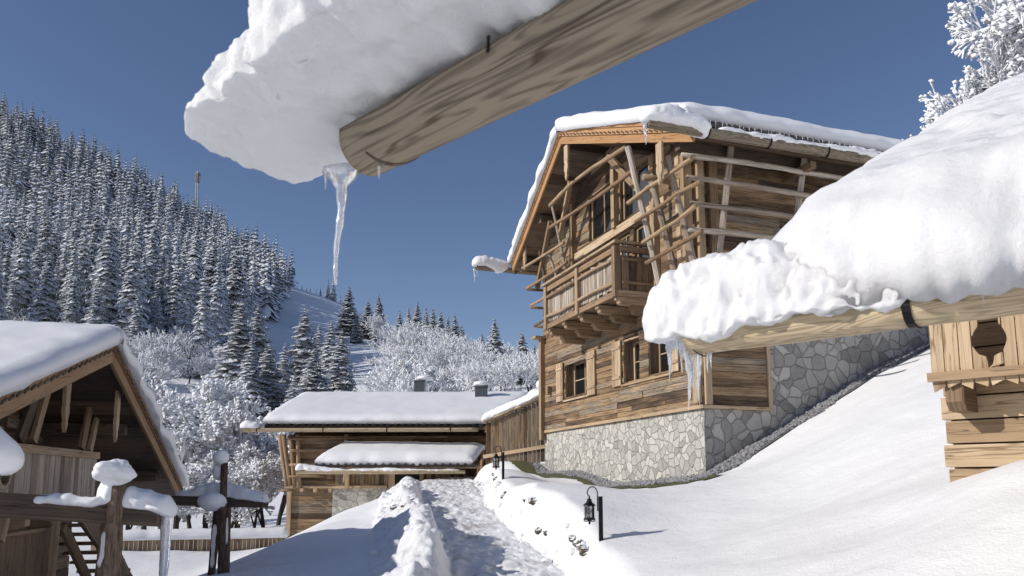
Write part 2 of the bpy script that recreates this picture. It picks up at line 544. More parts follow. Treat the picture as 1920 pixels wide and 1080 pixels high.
M_heavy = frosted('heavily_snowed_spruce', (.06, .072, .075), -1.15, -.25, 7.0, .9)
M_trunk = frosted('snowy_bark', (.05, .04, .034), .2, .6, 2.0, .6)

# ------------------------------------------------------------------ frames of the buildings
CH = Frame(P(1324, 905, 17.0), 19.6)      # main chalet: x into the house, y along the front, away
LH = Frame(P(215, 905, 14.0), 10)         # left chalet: x out of the gable, y away
BN = Frame(P(541, 905, 30.0), 0)          # barn
CB = Frame(P(1785, 905, 8.0), -45)        # cabin on the right: x along its front
G2 = Frame(P(1310, 905, 4.0), -45, .667)       # gutter of the cabin roof
G1 = Frame(P(700, 905, 2.25), -45, .75)         # gutter overhead


# ------------------------------------------------------------------ ground
class TPS:
    def __init__(s, X, Z, lam=1e-3):
        s.X = np.array(X, float); n = len(s.X)
        K = s._k(s.X, s.X) + lam * np.eye(n)
        Q = np.hstack([np.ones((n, 1)), s.X])
        A = np.block([[K, Q], [Q.T, np.zeros((3, 3))]])
        s.c = np.linalg.solve(A, np.concatenate([Z, np.zeros(3)]))

    def _k(s, A, B):
        d2 = ((A[:, None, :] - B[None, :, :]) ** 2).sum(-1)
        return .5 * d2 * np.log(d2 + 1e-9)

    def __call__(s, X):
        X = np.asarray(X, float).reshape(-1, 2); out = np.zeros(len(X))
        for i in range(0, len(X), 40000):
            x = X[i:i + 40000]
            out[i:i + 40000] = s._k(x, s.X) @ s.c[:-3] + s.c[-3] + x @ s.c[-2:]
        return out


near = []
def NP(px, py, Y): near.append(tuple(P(px, py, Y)))
def NW(x, y, z): near.append((x, y, z))
def NC(F, x, y, z): near.append(F.w(x, y, z))

# snow field right of the path
for a in [(1127, 1012, 11), (1230, 962, 12.3), (1060, 958, 12.0), (1000, 930, 13.6), (950, 907, 15.6), (943, 897, 19.0), (960, 870, 25.5), (925, 868, 26.3), (1005, 868, 26.3), (900, 885, 20), (960, 880, 20),
          (1100, 1075, 9.6), (1300, 1080, 8), (1600, 1080, 6.2), (1920, 1080, 5), (1920, 960, 5.8), (1920, 866, 6.9), (1600, 905, 10.5), (1500, 955, 10.5),
          (1600, 815, 13.5), (1700, 760, 13.5), (1400, 905, 13.8), (1760, 900, 8.8), (1700, 985, 7.2), (1400, 1000, 9.5)]:
    NP(*a)
NC(CB, 0, .1, -.02); NC(CB, 1.5, .1, .22); NC(CB, 3.2, .1, .4); NC(CB, 0, 2, .5)
# foot of the chalet walls
for a in [(1026, 884), (1086, 890), (1138, 903), (1201, 905), (1287, 897), (1326, 888)]:
    q = CH.onx(a[0], a[1], 0); NC(CH, *q)
for a in [(1000, 897), (1086, 918), (1201, 924), (1287, 913), (1333, 904)]:
    q = CH.onx(a[0], a[1], -1.15); NC(CH, *q)
for a in [(1326, 888), (1373, 858), (1425, 828), (1480, 792), (1538, 757), (1633, 697), (1738, 645)]:
    q = CH.ony(a[0], a[1], 0); NC(CH, *q)
for a in [(1402, 872), (1480, 818), (1560, 765), (1660, 702)]:
    q = CH.ony(a[0], a[1], -.8); NC(CH, *q)
NC(CH, 9, 0, 5.2); NC(CH, 12, 0, 6.5); NC(CH, 8, 9, 3); NC(CH, 3, 11, 1.0); NC(CH, 12, -5, 6.5); NC(CH, 16, -8, 8.6); NC(CH, 20, 4, 9)
# left of the path
for a in [(-3.9, 11, -1.30), (-2.5, 11, -1.30), (-5.3, 15, -1.52), (-5.2, 18, -1.32), (-4.8, 20, -1.07), (-4.0, 22, -.59), (-6.6, 15, -2.0), (-7.2, 18, -2.12), (-7.5, 22, -2.12),
          (-8.3, 30, -2.1), (-12.3, 26, -2.2), (-6.5, 26, -1.75), (-4.2, 28.5, -.9), (-3.2, 26, -.02), (-2.5, 29.5, .12), (-7, 11.5, -2.0), (-9, 9, -2.2), (-14, 12, -2.3),
          (-20, 20, -2.4), (-3, 5, -1.75), (0, 0, -1.75), (-3, 15, -1.2), (-3.3, 19, -.8), (0, 6, -1.65), (-6, 6, -2.1), (-20, 5, -2.4), (0, 29, .2), (2, 31, .8), (-1, 25.5, .05),
          (-10, 38, -2.4), (0, 38, -.8), (-30, 30, -2.5), (0, -10, -1.8), (-15, -10, -2.2), (15, -10, 2), (30, 10, 9)]:
    NW(*a)
near = np.array(near)
T_near = TPS(near[:, :2], near[:, 2], 2e-3)

far = []
def FP(px, py, Y):
    q = P(px, py, Y); far.append((q[0] / Y, math.log(Y), q[2] / Y))
def FZ(px, z, Y):
    far.append((P(px, 905, Y)[0] / Y, math.log(Y), z / Y))
for px, z in [(-900, -2.5), (-400, -2.5), (0, -2.5), (500, -2.4), (800, -1.2), (1000, 0), (1600, 12), (2300, 18), (2900, 20)]: FZ(px, z, 40)
for px, z in [(-400, 0), (0, -1), (500, -1), (900, 2), (1200, 6), (1800, 20), (2600, 24)]: FZ(px, z, 65)
for a in [(-400, 770, 120), (0, 770, 120), (300, 775, 125), (450, 795, 120), (600, 800, 118), (900, 770, 110), (1000, 750, 110), (1300, 700, 110), (2000, 500, 110), (2600, 400, 110),
          (-400, 640, 190), (100, 650, 190), (300, 655, 190), (420, 690, 190), (650, 715, 190), (800, 725, 170),
          (-400, 500, 300), (0, 500, 300), (250, 520, 300), (420, 600, 250), (500, 655, 250), (650, 665, 250), (560, 605, 370), (600, 625, 320), (730, 660, 250), (700, 645, 300),
          (0, 310, 480), (-400, 200, 480), (250, 420, 450), (400, 515, 420), (-400, 60, 650), (0, 237, 650), (100, 282, 650), (250, 365, 650), (400, 452, 640), (520, 537, 540), (470, 505, 570),
          (560, 552, 520), (620, 566, 500), (700, 596, 470), (660, 612, 390), (780, 640, 340), (860, 670, 280), (950, 702, 220), (1020, 722, 185), (1300, 700, 200), (2000, 560, 200), (2600, 500, 200),
          (0, 330, 900), (250, 450, 900), (400, 540, 900), (520, 620, 800), (700, 680, 700), (860, 740, 450), (950, 770, 350), (1300, 790, 450), (2000, 700, 600), (2600, 650, 600),
          (1300, 840, 900), (2000, 800, 900), (-400, 200, 900), (2600, 800, 900), (800, 800, 900)]:
    FP(*a)
far = np.array(far)
T_far = TPS(far[:, :2] * [1, .8], far[:, 2], 1e-4)

pY = np.array([-8., 0., 11., 15.5, 19., 22.5, 26., 29.])
pZ = np.array([-1.75, -1.7, -1.29, -.88, -.56, -.28, .03, .12])
pL = np.array([-.6, -.5, -.876, -1.63, -2.12, -2.6, -3.06, -3.3])
pR = np.array([1.6, 1.3, .88, -.02, -.5, -.85, -1.18, -1.3])


def path_at(y):
    return np.interp(y, pY, pZ), np.interp(y, pY, pL), np.interp(y, pY, pR)


def ground_z(x, y, detail=True):
    """height of the snow surface relative to the eye"""
    x = np.asarray(x, float).ravel(); y = np.asarray(y, float).ravel()
    r = np.hypot(x, y)
    z = np.zeros(len(x))
    wfar = ss(r, 33, 46)
    behind = y < 18
    nm = wfar < 1
    xn = np.clip(x, -32, 32); yn = np.clip(y, -12, 42)
    zn = np.zeros(len(x))
    if nm.any():
        q = np.stack([xn[nm], yn[nm]], 1)
        a = T_near(q)
        X_, Y_ = q[:, 0], q[:, 1]
        pz, xl, xr = path_at(Y_)
        wob = .10 * vnoise(np.stack([Y_ * 1.4, Y_ * 0 + 3, Y_ * 0], 1), 5)
        xl = xl + wob; xr = xr + .14 * vnoise(np.stack([Y_ * 1.1, Y_ * 0 + 9, Y_ * 0], 1), 8)
        p3 = np.stack([X_, Y_, X_ * 0], 1)
        fade = 1 - ss(Y_, 28, 30)
        # the ploughed ridge on the left edge of the path
        d = xl - X_
        hr = (.20 + .13 * vnoise(p3 * .8, 31)) * np.exp(-((d - .38) / .38) ** 2) * fade
        a = a + hr * (d > -.3)
        lump = fbm(p3, 2.2, 4, 12) * .09 * np.exp(-((d - .35) / .8) ** 2) * fade
        a = a + lump
        # steep bank on the right edge, rounded on top
        e = X_ - xr
        rise = 1 - (1 - np.clip(e / .42, 0, 1)) ** 2.2
        base = pz - .03
        inpath = (X_ > xl - .05) & (e < .42)
        wl = ss(d, -.12, .22)
        ap = np.where(e > 0, base * (1 - rise) + a * rise, base)
        ap = np.where(e > -.15, ap, base)
        a2 = np.where(X_ < (xl + xr) / 2, base * (1 - wl) + a * wl, ap)
        a = a * (1 - fade) + a2 * fade
        a = a + (fbm(p3, .45, 3, 77) * .055 + fbm(p3 * [1, 2.2, 1], 1.1, 2, 78) * .018) * ss(np.abs(X_ - (xl + xr) / 2), 1.2, 2.5)
        zn[nm] = a
    z = zn
    fm = wfar > 0
    if fm.any():
        yy = np.maximum(y[fm], 25)
        u = np.clip(x[fm] / yy, -1.6, 1.6)
        lw = np.log(np.clip(np.maximum(yy, r[fm] * .55), 36, 900))
        zf = T_far(np.stack([u, lw * .8], 1)) * np.exp(lw)
        p3 = np.stack([x[fm], y[fm], x[fm] * 0], 1)
        zf = zf + fbm(p3, .03, 3, 91) * 1.2 * ss(r[fm], 60, 200)
        z[fm] = z[fm] * (1 - wfar[fm]) + zf * wfar[fm]
    return z


def gz(x, y):
    return float(ground_z([x], [y])[0])


def snow_ground():
    az = np.concatenate([np.radians(np.arange(-180, -44, 4.0)), np.radians(np.arange(-44, 44, .13)), np.radians(np.arange(44, 180, 4.0))])
    rr = [0.6]
    while rr[-1] < 1000: rr.append(rr[-1] * 1.0135 if rr[-1] > 6 else rr[-1] * 1.06)
    rr = np.array(rr)
    A, B = np.meshgrid(az, rr)
    X = B * np.sin(A); Y = B * np.cos(A)
    Z = ground_z(X, Y).reshape(X.shape)
    m, n = X.shape
    V = np.stack([X, Y, Z + H], -1).reshape(-1, 3)
    i = np.arange(m - 1)[:, None] * n + np.arange(n)[None, :]
    j = np.arange(m - 1)[:, None] * n + (np.arange(n)[None, :] + 1) % n
    Fq = np.stack([i, j, j + n, i + n], -1).reshape(-1, 4)
    me = bpy.data.meshes.new('snow_ground')
    me.vertices.add(len(V) + 1)
    c = np.vstack([V, [[0, 0, gz(0, 0) + H]]])
    me.vertices.foreach_set('co', c.ravel())
    tri = np.array([[len(V), (k + 1) % n, k] for k in range(n)])
    nl = len(Fq) * 4 + len(tri) * 3
    me.loops.add(nl)
    me.loops.foreach_set('vertex_index', np.concatenate([Fq[:, ::-1].ravel(), tri.ravel()]))
    me.polygons.add(len(Fq) + len(tri))
    me.polygons.foreach_set('loop_start', np.concatenate([np.arange(len(Fq)) * 4, len(Fq) * 4 + np.arange(len(tri)) * 3]))
    me.polygons.foreach_set('use_smooth', [True] * (len(Fq) + len(tri)))
    me.update(calc_edges=True)
    me.validate()
    me.materials.append(M_ground)
    return tag(link(bpy.data.objects.new('snow_ground', me)), kind='structure')


snow_ground()

# trodden path and the ploughed ridge beside it, laid just above the ground sheet
def strip(name, mat, f0, f1, y0, y1, nx, ny, lift, amp, sc, seed, edge=True, **kw):
    t = np.linspace(0, 1, nx); ys = y0 * (y1 / y0) ** np.linspace(0, 1, ny)
    T, Yy = np.meshgrid(t, ys)
    X = f0(Yy) * (1 - T) + f1(Yy) * T
    p = np.stack([X, Yy, X * 0], -1).reshape(-1, 3)
    z = ground_z(X, Yy).reshape(X.shape)
    e = np.minimum(np.minimum(T, 1 - T) * 8, 1) if edge else 1
    nn = fbm(p, sc, 4, seed, .6).reshape(X.shape)
    z = z + lift * (2 * e - 1) + np.maximum(nn * amp, -lift * .8) * e
    mb = MB(); mb.loft(np.stack([X, Yy, z], -1), cap=False, wrap=False)
    return mb.build(name, mat, smooth=True, **kw)

strip('path', M_path, lambda y: np.interp(y, pY, pL) - .02, lambda y: np.interp(y, pY, pR) + .10, 3, 29.2, 80, 640, .035, .045, 5.0, 41, kind='structure')
strip('snow_bank', M_berm, lambda y: np.interp(y, pY, pL) - 1.15, lambda y: np.interp(y, pY, pL) + .10, 6, 28.4, 60, 460, .05, .075, 3.4, 43, kind='structure')


# ------------------------------------------------------------------ snow builders
def snow_slab(mb, c00, c10, c01, c11, t, r=.3, edges=(1, 1, 1, 1), over=.08, amp=.03, sc=3.0, seed=0, res=.12, blunt=.35, lump=0.0, hang=0.0):
    """snow lying on a quad; c00->c10 is u, c00->c01 is v; edges: u0,u1,v0,v1 rounded or not"""
    c00, c10, c01, c11 = [np.array(c, float) for c in (c00, c10, c01, c11)]
    Lu = (np.linalg.norm(c10 - c00) + np.linalg.norm(c11 - c01)) / 2; Lv = (np.linalg.norm(c01 - c00) + np.linalg.norm(c11 - c10)) / 2

    def samp(L, e0, e1):
        a = [0.0]
        ring = [r * (1 - math.cos(x)) for x in np.linspace(0, math.pi / 2, 9)[1:]]
        s0 = ring if e0 else []
        s1 = [L - q for q in reversed(ring)] + [L] if e1 else [L]
        if e1: s1 = [L - q for q in reversed([0.0] + ring)]
        st = s0[-1] if s0 else 0.0
        en = s1[0]
        k = max(2, int((en - st) / res))
        mid = list(np.linspace(st, en, k + 1)[1:-1])
        return np.array(a + s0 + mid + s1)
    us, vs = samp(Lu, edges[0], edges[1]), samp(Lv, edges[2], edges[3])

    def f(d, L, e0, e1):
        q = np.ones_like(d)
        if e0: q = q * np.sqrt(np.clip(1 - (1 - np.clip(d / r, 0, 1)) ** 2, 0, 1))
        if e1: q = q * np.sqrt(np.clip(1 - (1 - np.clip((L - d) / r, 0, 1)) ** 2, 0, 1))
        return q
    U, V_ = np.meshgrid(us, vs, indexing='ij')
    a, b = (U / Lu)[..., None], (V_ / Lv)[..., None]
    base = c00 * (1 - a) * (1 - b) + c10 * a * (1 - b) + c01 * (1 - a) * b + c11 * a * b
    h = blunt * t + (1 - blunt) * t * f(U, Lu, edges[0], edges[1]) * f(V_, Lv, edges[2], edges[3])
    nz = fbm(base.reshape(-1, 3) + seed * 7.3, .5, 2, seed).reshape(U.shape)
    top = base.copy(); top[..., 2] += h * (1 + .12 * nz)
    if lump:
        bl = fbm(top.reshape(-1, 3) * [1, 1, 2.2], 1.7, 5, seed + 9, .5).reshape(U.shape)
        mk = (np.exp(-V_ / .9) + .08)
        top[..., 2] += lump * .7 * bl * mk
        top -= ((c01 - c00) / np.linalg.norm(c01 - c00)) * (lump * bl * mk)[..., None]
    eu = (c10 - c00) / np.linalg.norm(c10 - c00); ev = (c01 - c00) / np.linalg.norm(c01 - c00)
    # ragged rim: push the edge vertices out and in
    n2 = fbm(base.reshape(-1, 3) + seed, sc, 3, seed + 3).reshape(U.shape)
    m, n = U.shape
    G = np.zeros((m + 4, n + 4, 3))
    G[2:-2, 2:-2] = top
    e0, e1, e2, e3 = edges
    wu0 = np.exp(-U / (r * .5)) * e0; wu1 = np.exp(-(Lu - U) / (r * .5)) * e1; wv0 = np.exp(-V_ / (r * .5)) * e2; wv1 = np.exp(-(Lv - V_) / (r * .5)) * e3
    out = (-wu0 + wu1)[..., None] * eu + (-wv0 + wv1)[..., None] * ev
    G[2:-2, 2:-2] += out * (over + amp * n2)[..., None]
    G[2:-2, 2:-2, 2] += amp * .5 * n2
    core = G[2:-2, 2:-2]
    lo = base + out * (over * .8 + amp * n2)[..., None]
    lo[..., 2] -= .02 + np.abs(n2) * amp * .8 + hang * np.maximum(0, .35 + fbm(base.reshape(-1, 3) + seed, 4.0, 4, seed + 71).reshape(U.shape))
    inn = base - out * .06
    inn[..., 2] += .0
    # rim rows
    G[1, 2:-2] = lo[0]; G[-2, 2:-2] = lo[-1]; G[2:-2, 1] = lo[:, 0]; G[2:-2, -2] = lo[:, -1]
    G[0, 2:-2] = inn[0]; G[-1, 2:-2] = inn[-1]; G[2:-2, 0] = inn[:, 0]; G[2:-2, -1] = inn[:, -1]
    for (r0, r1, k0, k1, src, sin_) in ((0, 1, 0, 1, lo[0, 0], inn[0, 0]), (-1, -2, 0, 1, lo[-1, 0], inn[-1, 0]), (0, 1, -1, -2, lo[0, -1], inn[0, -1]), (-1, -2, -1, -2, lo[-1, -1], inn[-1, -1])):
        G[r0, k0] = sin_; G[r0, k1] = sin_; G[r1, k0] = sin_; G[r1, k1] = src
    G[1, 2] = lo[0, 0]; G[2, 1] = lo[0, 0]
    mb.loft(G, cap=False, wrap=False)


def snow_roll(mb, pts, w, ht, hb, n=24, amp=.15, sc=4.0, seed=0, seg=.1, octv=4, flat=.35, endr=None, side=None, rag=0.0, box=.8, hang=0.0, hsc=6.0):
    """snow heaped along a line: pts the line, half width, height above it and depth below it at each point"""
    pts = np.array(pts, float); k = len(pts)
    w, ht, hb = [np.array(q if hasattr(q, '__len__') else [q] * k, float) for q in (w, ht, hb)]
    L = np.concatenate([[0], np.cumsum(np.linalg.norm(np.diff(pts, axis=0), axis=1))])
    m = max(6, int(L[-1] / seg))
    t = np.linspace(0, L[-1], m)
    # smooth interpolation through the given stations
    def ip(a):
        v = np.interp(t, L, a)
        kk = max(1, int(m * .03)); ker = np.hanning(2 * kk + 3)[1:-1]; ker /= ker.sum()
        vp = np.pad(v, (len(ker) // 2,), mode='edge')
        return np.convolve(vp, ker, 'valid')[:m]
    C = np.stack([ip(pts[:, i]) for i in range(3)], 1); ww, hh, bb = ip(w), ip(ht), ip(hb)
    er = endr if endr is not None else max(w) * 1.0
    ef = np.sqrt(np.clip(1 - (1 - np.clip(np.minimum(t, L[-1] - t) / er, 0.0, 1)) ** 2, 0.0004, 1))
    if side == 'start': ef = np.sqrt(np.clip(1 - (1 - np.clip(t / er, 0.0, 1)) ** 2, 0.0004, 1))
    if rag: bb = bb * (1 + rag * fbm(np.stack([t * 9, t * 0 + seed, t * 0], 1), 1, 3, seed + 5))
    d = np.gradient(C, axis=0); d[:, 2] = 0; d /= np.linalg.norm(d, axis=1)[:, None] + 1e-9
    sx = np.stack([d[:, 1], -d[:, 0], d[:, 0] * 0], 1)
    th = np.linspace(0, 2 * np.pi, n, endpoint=False)
    cx, sn = np.cos(th), np.sin(th)
    px_ = np.sign(cx) * np.abs(cx) ** np.where(sn < 0, box, .8)
    up = np.where(sn > 0, sn[None, :] * (hh * ef)[:, None], sn[None, :] * (bb * ef)[:, None])
    G = C[:, None, :] + sx[:, None, :] * (px_[None, :] * (ww * ef)[:, None])[..., None]
    G[..., 2] += up
    nn = fbm(G.reshape(-1, 3) + seed * 3.1, sc, octv, seed).reshape(m, n)
    dirv = G - C[:, None, :]
    ln = np.linalg.norm(dirv, axis=-1, keepdims=True) + 1e-6
    bl = 1 - 2 * np.abs(fbm(G.reshape(-1, 3) + seed, sc * 1.1, 3, seed + 31, .55)).reshape(m, n)
    amt = (nn * .6 + bl * .8) * amp * np.minimum(ln[..., 0], max(w) * 1.2)
    G = G + dirv / ln * amt[..., None]
    if hang:                                   # lumps hanging from the underside
        hb_ = .4 + fbm(G.reshape(-1, 3) * [1, 1, .3] + seed, hsc, 5, seed + 51, .5).reshape(m, n)
        h2 = fbm(G.reshape(-1, 3) + seed, hsc * .4, 2, seed + 61).reshape(m, n)
        G[..., 2] -= hang * (hb_ + .7 * h2) * np.clip(-sn * 3 + .4, 0, 1)[None, :]
    mb.loft(G, cap=True, wrap=True)


def snow_ball(mb, c, rx, ry, rz_, amp=.15, sc=3.0, seed=0, m=18, n=24, octv=3):
    ph = np.linspace(0.05, np.pi - .05, m); th = np.linspace(0, 2 * np.pi, n, endpoint=False)
    G = np.zeros((m, n, 3))
    G[..., 0] = c[0] + rx * np.sin(ph)[:, None] * np.cos(th)[None, :]
    G[..., 1] = c[1] + ry * np.sin(ph)[:, None] * np.sin(th)[None, :]
    G[..., 2] = c[2] - rz_ * np.cos(ph)[:, None]
    nn = fbm(G.reshape(-1, 3) + seed * 3.1, sc, octv, seed).reshape(m, n)
    G = G + (G - np.array(c)) * (nn * amp)[..., None]
    mb.loft(G)


def icicle(mb, top, L, r, seed=0, n=8, knob=.25):
    top = np.array(top, float)
    k = max(4, int(L / .05))
    pts, rad = [], []
    for i in range(k + 1):
        t = i / k
        pts.append(top + np.array([.02 * L * math.sin(seed + t * 5), .02 * L * math.cos(seed * 2 + t * 4), -L * t]))
        rad.append(r * max(.05, (1 - t) ** .75) * (1 + knob * math.sin(t * 19 + seed) * .5))
    mb.tube(pts, rad, n, noise=knob, seg=.02 if L < 1.2 else .06, ns=28, seed=int(seed * 10) % 97)

# ------------------------------------------------------------------ plank walls
def plank_wall(mb, F2, u0, u1, z0, z1, face, out, bh=.19, th=.04, holes=(), lim=None, minl=.9, maxl=3.6, axis='y', jit=.012):
    """boards laid on a wall. axis: the horizontal axis the boards run along; face: coordinate of the wall face on the other axis; out: +1/-1 outward"""
    z = z0
    while z < z1 - .02:
        h = bh * rng.uniform(.75, 1.25)
        ze = min(z + h, z1)
        if z1 - ze < .05: ze = z1
        a, b = u0, u1
        if lim:
            a, b = lim((z + ze) / 2)
            a, b = max(a, u0), min(b, u1)
            if b - a < .1: z = ze; continue
        segs = [(a, b)]
        for (h0, h1, hz0, hz1) in holes:
            if hz0 < (z + ze) / 2 < hz1:
                ns = []
                for (p, q) in segs:
                    if h1 <= p or h0 >= q: ns.append((p, q)); continue
                    if h0 > p: ns.append((p, h0))
                    if h1 < q: ns.append((h1, q))
                segs = ns
        for (p, q) in segs:
            c = p
            while c < q - .01:
                l = rng.uniform(minl, maxl)
                d = min(q, c + l)
                if q - d < .4: d = q
                o0 = face + out * (th + rng.uniform(-jit, jit))
                lo, hi = sorted((face - out * .02, o0))
                g = .006
                if axis == 'y': mb.box(lo, hi, c + g / 2, d - g / 2, z + .005, ze - .005, 1)
                else: mb.box(c + g / 2, d - g / 2, lo, hi, z + .004, ze - .004, 0)
                c = d
        z = ze


def window(parent, F, axis, face, out, u0, u1, z0, z1, depth=.4, cols=2, rows=2, mat=M_tan, label=None, fw=.07, reveal=M_beam):
    """window set `depth` behind the wall face; the frame is the part, pane, reveal and sill its sub-parts"""
    fr = MB(); d0 = face - out * depth
    def bx(m, a0, a1, b0, b1, c0, c1, ax=None):
        if axis == 'y': m.box(b0, b1, a0, a1, c0, c1, None if ax is None else (1 if ax == 'u' else 2))
        else: m.box(a0, a1, b0, b1, c0, c1, None if ax is None else (0 if ax == 'u' else 2))
    lo, hi = sorted((d0, d0 + out * .07))
    bx(fr, u0, u0 + fw, lo, hi, z0, z1, 'z'); bx(fr, u1 - fw, u1, lo, hi, z0, z1, 'z')
    bx(fr, u0 + fw, u1 - fw, lo, hi, z0, z0 + fw, 'u'); bx(fr, u0 + fw, u1 - fw, lo, hi, z1 - fw, z1, 'u')
    lo2, hi2 = sorted((d0 + out * .012, d0 + out * .058))
    for i in range(1, cols):
        c = u0 + fw + (u1 - u0 - 2 * fw) * i / cols; bx(fr, c - .028, c + .028, lo2, hi2, z0 + fw, z1 - fw, 'z')
    lo3, hi3 = sorted((d0 + out * .018, d0 + out * .052))
    for i in range(1, rows):
        c = z0 + fw + (z1 - z0 - 2 * fw) * i / rows; bx(fr, u0 + fw, u1 - fw, lo3, hi3, c - .014, c + .014, 'u')
    f = fr.build('window', mat, parent, F)
    if label: f['label'] = label
    pn = MB(); lo, hi = sorted((d0 + out * .03, d0 + out * .036)); bx(pn, u0 + fw * .5, u1 - fw * .5, lo, hi, z0 + fw * .5, z1 - fw * .5, 'u')
    pn.build('pane', M_glass, f, F)
    if depth > .1:
        rv = MB(); lo, hi = sorted((d0 - out * .01, face + out * .035))
        bx(rv, u0 - .05, u0 - .002, lo, hi, z0 - .05, z1 + .05, 'z'); bx(rv, u1 + .002, u1 + .05, lo, hi, z0 - .05, z1 + .05, 'z')
        bx(rv, u0 - .002, u1 + .002, lo, hi, z1 + .002, z1 + .05, 'u'); bx(rv, u0 - .002, u1 + .002, lo, hi, z0 - .05, z0 - .002, 'u')
        rv.build('reveal', reveal, f, F)
    return f


def snow_thing(name, mb, F, label, cat='snow', mat=None, **kw):
    return mb.build(name, mat or M_snowroof, None, F, smooth=True, label=label, category=cat, **kw)


def tile_rows(mb, F_, x0, x1, pt0, pt1, step=.22, r=.075):
    """corrugated tiles running from pt0 to pt1 (y,z), repeated along x"""
    n = int((x1 - x0) / step)
    for i in range(n + 1):
        x = x0 + i * step
        mb.tube([(x, *pt0), (x, *pt1)], r, 8, seg=3)
    mb.beam(((x0), (pt0[0] + pt1[0]) / 2, (pt0[1] + pt1[1]) / 2 - .02), ((x1), (pt0[0] + pt1[0]) / 2, (pt0[1] + pt1[1]) / 2 - .02), abs(pt0[0] - pt1[0]), .07,
            up=(0, -(pt1[1] - pt0[1]), (pt1[0] - pt0[0])) if pt1[0] > pt0[0] else (0, (pt1[1] - pt0[1]), -(pt1[0] - pt0[0])))


def half_log(mb, p0, p1, r, n=16, inner=.72, noise=.0, seg=.25, cut=True):
    """a hollowed half log used as a gutter"""
    p0 = np.array(p0, float); p1 = np.array(p1, float); d = p1 - p0; L = np.linalg.norm(d); d /= L
    sx = np.cross(d, [0, 0, 1.]); sx /= np.linalg.norm(sx); up = np.cross(sx, d)
    th = np.linspace(-math.pi * 1.06, math.pi * .06, n)
    prof = [(r * math.cos(a), r * math.sin(a)) for a in th] + [(r * inner * math.cos(a), r * inner * math.sin(a) + r * .1) for a in th[::-1]]
    m = max(2, int(L / seg)) + 1
    G = np.zeros((m, len(prof), 3))
    for i in range(m):
        q = p0 + d * L * i / (m - 1)
        for j, (a, b) in enumerate(prof): G[i, j] = q + sx * a + up * b
    if noise: 
        nn = fbm(G.reshape(-1, 3), 3.0, 2, 9).reshape(m, -1, 1); G += nn * noise
    k = len(prof); Fs, UV = [], []
    for i in range(m - 1):
        for j in range(k):
            jj = (j + 1) % k
            Fs.append((i * k + j, i * k + jj, (i + 1) * k + jj, (i + 1) * k + j))
            a0, a1 = L * i / (m - 1), L * (i + 1) / (m - 1); w = r * math.pi / n
            UV.append([(a0, j * w), (a0, (j + 1) * w), (a1, (j + 1) * w), (a1, j * w)])
    for e in (0, (m - 1) * k):
        for j in range(n - 1):
            Fs.append((e + j, e + j + 1, e + k - 2 - j, e + k - 1 - j)); UV.append([(0, 0), (0, .05), (.05, .05), (.05, 0)])
    mb.add(G.reshape(-1, 3), Fs, UV)


def bracket(mb, c, d, r, w=.035):
    """iron strap under a gutter at point c, gutter direction d"""
    d = np.array(d, float); d /= np.linalg.norm(d); sx = np.cross(d, [0, 0, 1.]); sx /= np.linalg.norm(sx)
    th = np.linspace(-math.pi * 1.12, math.pi * .12, 15)
    pts = [np.array(c) + sx * r * math.cos(a) + np.array([0, 0, 1.]) * r * math.sin(a) for a in th]
    for a, b in zip(pts[:-1], pts[1:]):
        mb.beam(a, b, w, .012, up=np.cross(d, b - a))


def pendant(mb, F, x, y, z0, z1, w=.2, th=.05):
    """carved hanging board, long side in y"""
    L = z0 - z1
    half = [(0, .5), (.45, .5), (.5, .36), (.56, .5), (.64, .52), (.72, .38), (.80, .22), (.86, .30), (.92, .16), (1.0, .0)]
    poly = [(y + w * b, z0 - L * a) for a, b in half] + [(y - w * b, z0 - L * a) for a, b in reversed(half[:-1])]
    mb.prism(poly, 0, x - th / 2, x + th / 2, grain=1)


# ================================================================== MAIN CHALET
zb = -.6
ch = thing('timber_chalet', 'tall timber chalet on a sunlit stone base with balcony and pole lattice', 'chalet', CH, (4, 4.5, zb))
AP = np.array((-1.3, 4.45, 9.28)); T1 = np.array((-.72, -1.15, 7.08)); T2 = np.array((-.72, 10.05, 7.12))
XB = 9.5
# stone base: low at the front, full storey behind the timber corner
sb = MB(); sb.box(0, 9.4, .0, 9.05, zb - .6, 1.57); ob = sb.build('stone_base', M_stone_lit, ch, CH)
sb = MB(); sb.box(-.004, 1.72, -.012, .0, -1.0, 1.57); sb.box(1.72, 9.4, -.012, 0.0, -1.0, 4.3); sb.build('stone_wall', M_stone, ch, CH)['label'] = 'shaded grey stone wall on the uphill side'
co = MB(); co.box(.06, 9.3, .03, 9.0, 1.6, 7.3)
pl = [(.02, 7.3), (9.02, 7.3), (4.5, 9.05)]
cp = MB(); 
# solid core behind the boards, with real recesses for the windows
W1 = (5.72, 7.28, 2.51, 3.58); W2 = (2.68, 3.50, 2.55, 3.60); W3 = (1.28, 2.22, 2.58, 3.60)
holes_lo = [W1, W2, W3]
U_ = [(4.35, 5.55, 5.15, 6.45), (3.05, 4.15, 4.55, 6.45), (2.0, 2.85, 4.55, 6.45), (3.9, 5.5, 6.78, 8.15), (1.95, 3.55, 6.78, 8.0)]


def wall_core(mb, axis_x0, axis_x1, u0, u1, z0, z1, holes):
    us = sorted(set([u0, u1] + [h[0] for h in holes] + [h[1] for h in holes]))
    for a, b in zip(us[:-1], us[1:]):
        m_ = (a + b) / 2
        hz = sorted([(h[2], h[3]) for h in holes if h[0] < m_ < h[1]])
        z = z0
        for (p, q) in hz:
            if p > z: mb.box(axis_x0, axis_x1, a, b, z, p)
            z = max(z, q)
        if z1 > z: mb.box(axis_x0, axis_x1, a, b, z, z1)

